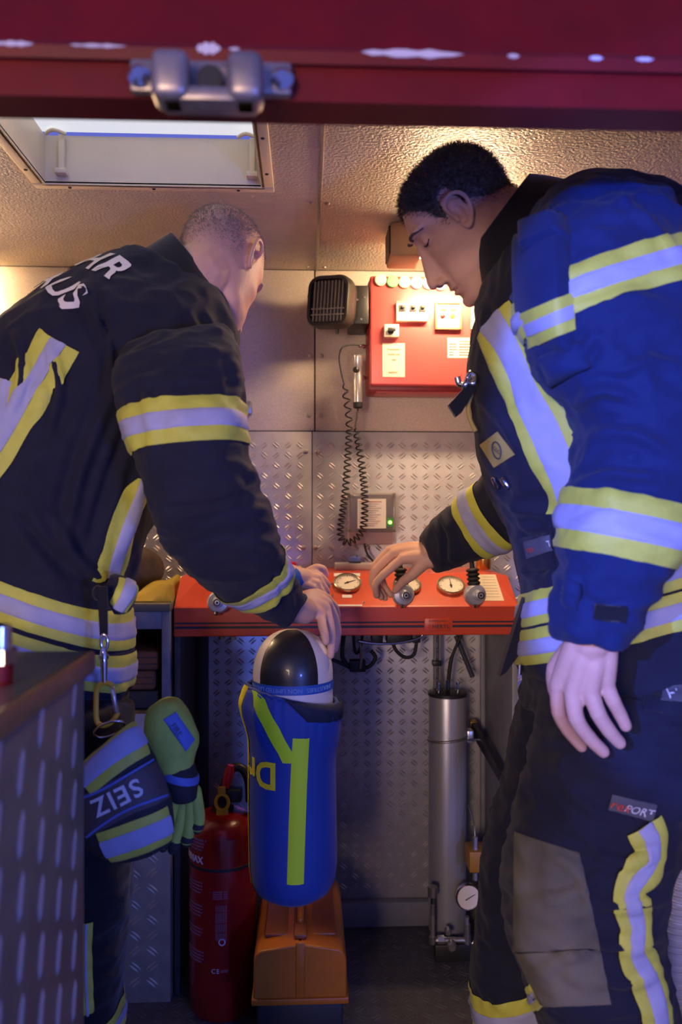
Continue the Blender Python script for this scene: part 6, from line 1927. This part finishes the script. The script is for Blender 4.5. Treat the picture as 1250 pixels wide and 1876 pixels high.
bag = empty('cylinder_bag', (bcx, BDp, vz(1632))); tag(bag, 'blue fabric bag with lime stripes pulled over the air cylinder', 'bag')
rb = brd + 0.005
nA, rows = 96, []
vsn = [1637, 1634, 1622, 1605, 1580, 1540, 1500, 1450, 1400, 1372, 1358, 1345, 1330, 1312, 1295, 1280, 1268, 1262]
rad = [0.25, 0.62, 0.86, 0.96, 1.0, 1.0, 1.0, 1.0, 1.0, 1.005, 1.015, 1.03, 1.05, 1.07, 1.08, 1.06, 1.03, 1.012]
mb = MB()
def bag_pt(j, a):
    """a: angle, 0 facing the room, positive to the right"""
    t = max(0, (1372 - vsn[j]) / 110.0)
    left = max(0, math.sin(-a)) ; right = max(0, math.sin(a))
    r = rb * rad[j] * (1 + 0.0)
    r += t * (0.018 * left * math.sin(min(1, t) * math.pi * 0.95) + 0.004 * right)
    r += 0.0035 * t * math.sin(17 * a + 2) * (0.3 + 0.7 * left) + 0.0018 * t * math.sin(31 * a)
    r += 0.0012 * math.sin(3 * a + j * 0.8)
    z = vz(vsn[j])
    if t > 0.7: z -= (t - 0.7) / 0.3 * (0.040 * (0.5 + 0.5 * math.sin(a - 0.1)) - 0.012)      # mouth hangs lower on the right
    if vsn[j] <= 1358 and t <= 0.7: z -= 0.010 * math.sin(a)
    return Vector((bcx + math.sin(a) * r, BDp - math.cos(a) * r, z))
for j in range(len(vsn)):
    for i in range(nA):
        mb.v.append(tuple(bag_pt(j, 2 * math.pi * i / nA)))
for j in range(len(vsn) - 1):
    for i in range(nA):
        mb.f.append((j * nA + i, j * nA + (i + 1) % nA, (j + 1) * nA + (i + 1) % nA, (j + 1) * nA + i))
mb.f.append(tuple(range(nA)))
bo = mb.build('sack', 'bag_blue', bag, smooth=180)
bme_ = bo.data.copy()
s = bo.modifiers.new('s', 'SOLIDIFY'); s.thickness = 0.0025; s.offset = 1
bvb2 = bvh_of(bo.data)
def bag_strip(pts, w, m_, name):
    me = strip_mesh(bvb2, pix_path(bvb2, pts), w, 0.0045, na=5)
    return mobj(name, me, m_, bag)
bag_strip([(552, 1352), (548, 1420), (545, 1500), (543, 1560), (541, 1622)], 0.033, 'bag_lime', 'stripe')
# left side stripe
def side_strip(angc, j0, j1, w, m_):
    mb = MB(); k = 5
    for j in range(j0, j1 + 1):
        for i in range(k + 1):
            a = (angc(j) if callable(angc) else angc) + (i / k - 0.5) * w
            p = bag_pt(j, a); c = Vector((bcx, BDp, p.z)); mb.v.append(tuple(p + (p - c).normalized() * 0.0045))
    for j in range(j1 - j0):
        for i in range(k):
            q = j * (k + 1) + i; mb.f.append((q, q + 1, q + k + 2, q + k + 1))
    return mb.build('stripe', m_, bag, smooth=180)
side_strip(lambda j: math.radians(-2 - 5.2 * (j - 9) - 0.12 * (j - 9) ** 2), 9, len(vsn) - 1, 0.34, 'bag_lime')
side_strip(math.radians(-84), 1, len(vsn) - 1, 0.30, 'bag_yellow')
# velcro flap round the mouth on the right
mb = MB()
for k in range(25):
    a = math.radians(-8 + 150 * k / 24)
    for (dr, dz) in ((0.006, 0.0), (0.010, -0.012), (0.009, -0.034), (0.005, -0.036)):
        w = min(1, k / 4)
        p = bag_pt(len(vsn) - 1, a); c = Vector((bcx, BDp, p.z))
        mb.v.append(tuple(p + (p - c).normalized() * (dr + 0.001) + Vector((0, 0, dz * w + 0.004))))
for k in range(24):
    for i in range(3):
        q = k * 4 + i; mb.f.append((q, q + 1, q + 5, q + 4))
o = mb.build('mouth_flap', 'bag_navy', bag, smooth=180)
s = o.modifiers.new('s', 'SOLIDIFY'); s.thickness = 0.003
# drawcord gathers
MB().tube([tuple(bag_pt(len(vsn) - 1, 2 * math.pi * k / 60) * 1.0) for k in range(60)], 0.0042, 8, closed=True).build('mouth_hem', 'bag_blue', bag, smooth=180)
wraptext('Dräger', 0.074, bcx, BDp, rb + 0.0035, vz(1395), math.radians(-87), 'bag_yellow', bag, rot=math.pi, bold=0.0018, spacing=1.02)

# ================================================================ strap, carabiner and gloves at the belt
GD_ = 1.335
sn = empty('snap_hook_strap', (P(190, 1180, GD_).x, GD_, P(190, 1180, GD_).z)); tag(sn, 'black strap with chrome snap hook hanging from the belt', 'strap')
w_ = 0.008
a, b = P(187, 1075, GD_), P(190, 1165, GD_)
MB().prism([a + Vector((-w_, 0, 0)), a + Vector((w_, 0, 0)), b + Vector((w_ * 0.8, 0, 0)), b + Vector((-w_ * 0.8, 0, 0))], (0, 0.004, 0)).build('webbing', 'cloth_dark', sn)
MB().ball(P(180, 1086, GD_ + 0.01), (0.010, 0.008, 0.013), 12, 8).build('webbing_knot', 'cloth_dark', sn)
MB().tube([P(191 + 6 * math.cos(t), 1176 + 14 * math.sin(t), GD_) for t in [2 * math.pi * k / 20 for k in range(20)]], 0.0030, 8, closed=True).build('swivel_eye', 'chrome', sn, smooth=180)
MB().lathe(P(191, 1250, GD_), P(190, 1188, GD_) - P(191, 1250, GD_), [(0.0045, 0), (0.0050, 0.01), (0.0062, 0.03), (0.0062, 0.05), (0.004, 0.056)], 12).build('hook_shank', 'chrome', sn)
MB().lathe(P(190, 1200, GD_), (0, 0, -1), [(0.0085, 0), (0.0085, 0.006)], 12).build('hook_collar', 'chrome', sn)
mat('carabiner_yellow', (0.62, 0.36, 0.02), rough=0.35)
cb_ = empty('carabiner', (P(195, 1320, GD_).x, GD_, P(195, 1320, GD_).z)); tag(cb_, 'gold carabiner carrying the pair of gloves', 'carabiner')
MB().tube(catmull([P(206, 1256, GD_), P(195, 1251, GD_), P(183, 1254, GD_), P(177, 1268, GD_), P(176, 1300, GD_), P(178, 1322, GD_), P(188, 1329, GD_), P(203, 1324, GD_), P(213, 1312, GD_), P(216, 1306, GD_)], 5), 0.0042, 10).build('body', 'carabiner_yellow', cb_, smooth=180)
MB().tube([P(206, 1258, GD_), P(209, 1280, GD_), P(214, 1306, GD_)], 0.0038, 10).build('gate', 'alu', cb_, smooth=180)
MB().tube([P(200 + 28 * math.cos(t), 1336 + 13 * math.sin(t) - 8 * math.cos(t), GD_ + 0.01 * math.sin(t)) for t in [2 * math.pi * k / 24 for k in range(24)]], 0.0020, 8, closed=True).build('split_ring', 'chrome', cb_, smooth=180)

mat('glove_lime', (0.40, 0.52, 0.08), rough=0.75, bump=0.4, bscale=400, var=0.15, vscale=40)
mat('glove_dark', (0.022, 0.020, 0.026), rough=0.8, bump=0.4, bscale=400)
mat('glove_hex', (0.075, 0.055, 0.060), rough=0.6, bump=0.8, bscale=160)
mat('piping_blue', (0.10, 0.16, 0.48), rough=0.6)
g1 = empty('glove', (P(230, 1570, 1.335).x, 1.335, P(230, 1570, 1.335).z)); tag(g1, 'fire glove hanging with its dark striped cuff towards the workbench', 'glove', 'pair of gloves on the carabiner')
mb = MB()
mb.add(*loft([R((150, 1400), (246, 1322), 1.335, 0.030), R((140, 1432), (268, 1352), 1.335, 0.040), R((138, 1480), (290, 1402), 1.335, 0.044), R((146, 1532), (312, 1458), 1.335, 0.044), R((178, 1562), (320, 1508), 1.335, 0.040), R((205, 1576), (312, 1546), 1.335, 0.030)], 32, capk=0.12))
gme = remesh(mb, 0.004, smooth=4); wrinkle(gme, 0.004, seed=71)
mobj('cuff', gme, 'glove_dark', g1)
bg1 = bvh_of(gme)
band('strip', bg1, g1, path=pix_path(bg1, [(150, 1428), (185, 1395), (225, 1366), (262, 1346)]), w=0.066, sw=0.032, off=0.003)
band('strip', bg1, g1, path=pix_path(bg1, [(190, 1556), (225, 1545), (265, 1530), (312, 1508)]), w=0.060, sw=0.030, off=0.003)
hx = strip_mesh(bg1, pix_path(bg1, [(148, 1500), (190, 1478), (240, 1452), (300, 1426)]), 0.062, 0.0025, na=7)
hx = mobj('honeycomb_panel', hx, 'glove_hex', g1)
for pts in ([(150, 1462), (190, 1446), (232, 1420), (282, 1390)], [(160, 1532), (200, 1502), (250, 1474), (308, 1456)]):
    me = strip_mesh(bg1, pix_path(bg1, pts), 0.004, 0.005, na=3); mobj('piping', me, 'piping_blue', g1)
decal(bg1, 'SEIZ', 0.040, (240, 1446), (188, 1472), 'label_white', g1, off=0.0045, bold=0.0008, spacing=1.15)
g2 = empty('glove', (P(330, 1560, 1.415).x, 1.415, P(330, 1560, 1.415).z)); tag(g2, 'lime green fire glove hanging with its fingers down', 'glove', 'pair of gloves on the carabiner')
mb = MB()
mb.add(*loft([R((286, 1286), (332, 1284), 1.415, 0.025), R((268, 1306), (352, 1308), 1.415, 0.036), R((266, 1345), (366, 1352), 1.415, 0.038), R((278, 1385), (358, 1380), 1.415, 0.034), R((296, 1418), (352, 1404), 1.415, 0.032)], 30, capk=0.25))
gme = remesh(mb, 0.004, smooth=4); wrinkle(gme, 0.005, seed=75)
mobj('back_hand', gme, 'glove_lime', g2)
bg2 = bvh_of(gme)
gl = pad(bg2, [(300, 1318), (322, 1305), (356, 1355), (340, 1376)], 0.004, g2, 'glove_label', 'piping_blue', 8, 10, edge=0.12)
decal(bvh_of(gl.data), 'FIRE', 0.013, (313, 1322), (334, 1352), 'label_grey', gl, off=0.0012)
mb = MB(); mb.add(*loft([R((294, 1412), (354, 1396), 1.415, 0.034), R((300, 1432), (362, 1420), 1.415, 0.037), R((308, 1452), (364, 1446), 1.415, 0.034), R((318, 1466), (362, 1462), 1.415, 0.028)], 28, capk=0.1))
mobj('knuckle_guard', remesh(mb, 0.004, smooth=3), 'glove_dark', g2)
me = ring_mesh(bvh_of(bpy.data.meshes.new_from_object(bpy.data.objects['knuckle_guard'])), P(328, 1418, 1.415), (0.25, 0, 0.95), 0.012, 0.002, n=40, na=4, rmax=0.08); mobj('wrist_binding', me, 'piping_blue', g2)
for pts in ([(322, 1455), (316, 1490), (305, 1528), (300, 1548)], [(334, 1456), (332, 1495), (324, 1530), (318, 1552)], [(347, 1454), (348, 1492), (345, 1525), (342, 1540)], [(358, 1448), (362, 1480), (364, 1502), (362, 1516)]):
    c = capsule([P(u, v, 1.415 - 0.006 * (u == 322)) for u, v in pts], [0.0105, 0.0115, 0.0110, 0.0100], 14)
    f = c.build('glove_finger', 'glove_lime', g2, smooth=180)
    u, v = pts[-1]; u2, v2 = pts[-2]
    cc = capsule([P(u2 + (u - u2) * 0.6, v2 + (v - v2) * 0.6, 1.415), P(u, v, 1.415), P(u + (u - u2) * 0.2, v + (v - v2) * 0.2, 1.415)], [0.0114, 0.0114, 0.009], 14)
    cc.build('fingertip', 'glove_dark', f, smooth=180)
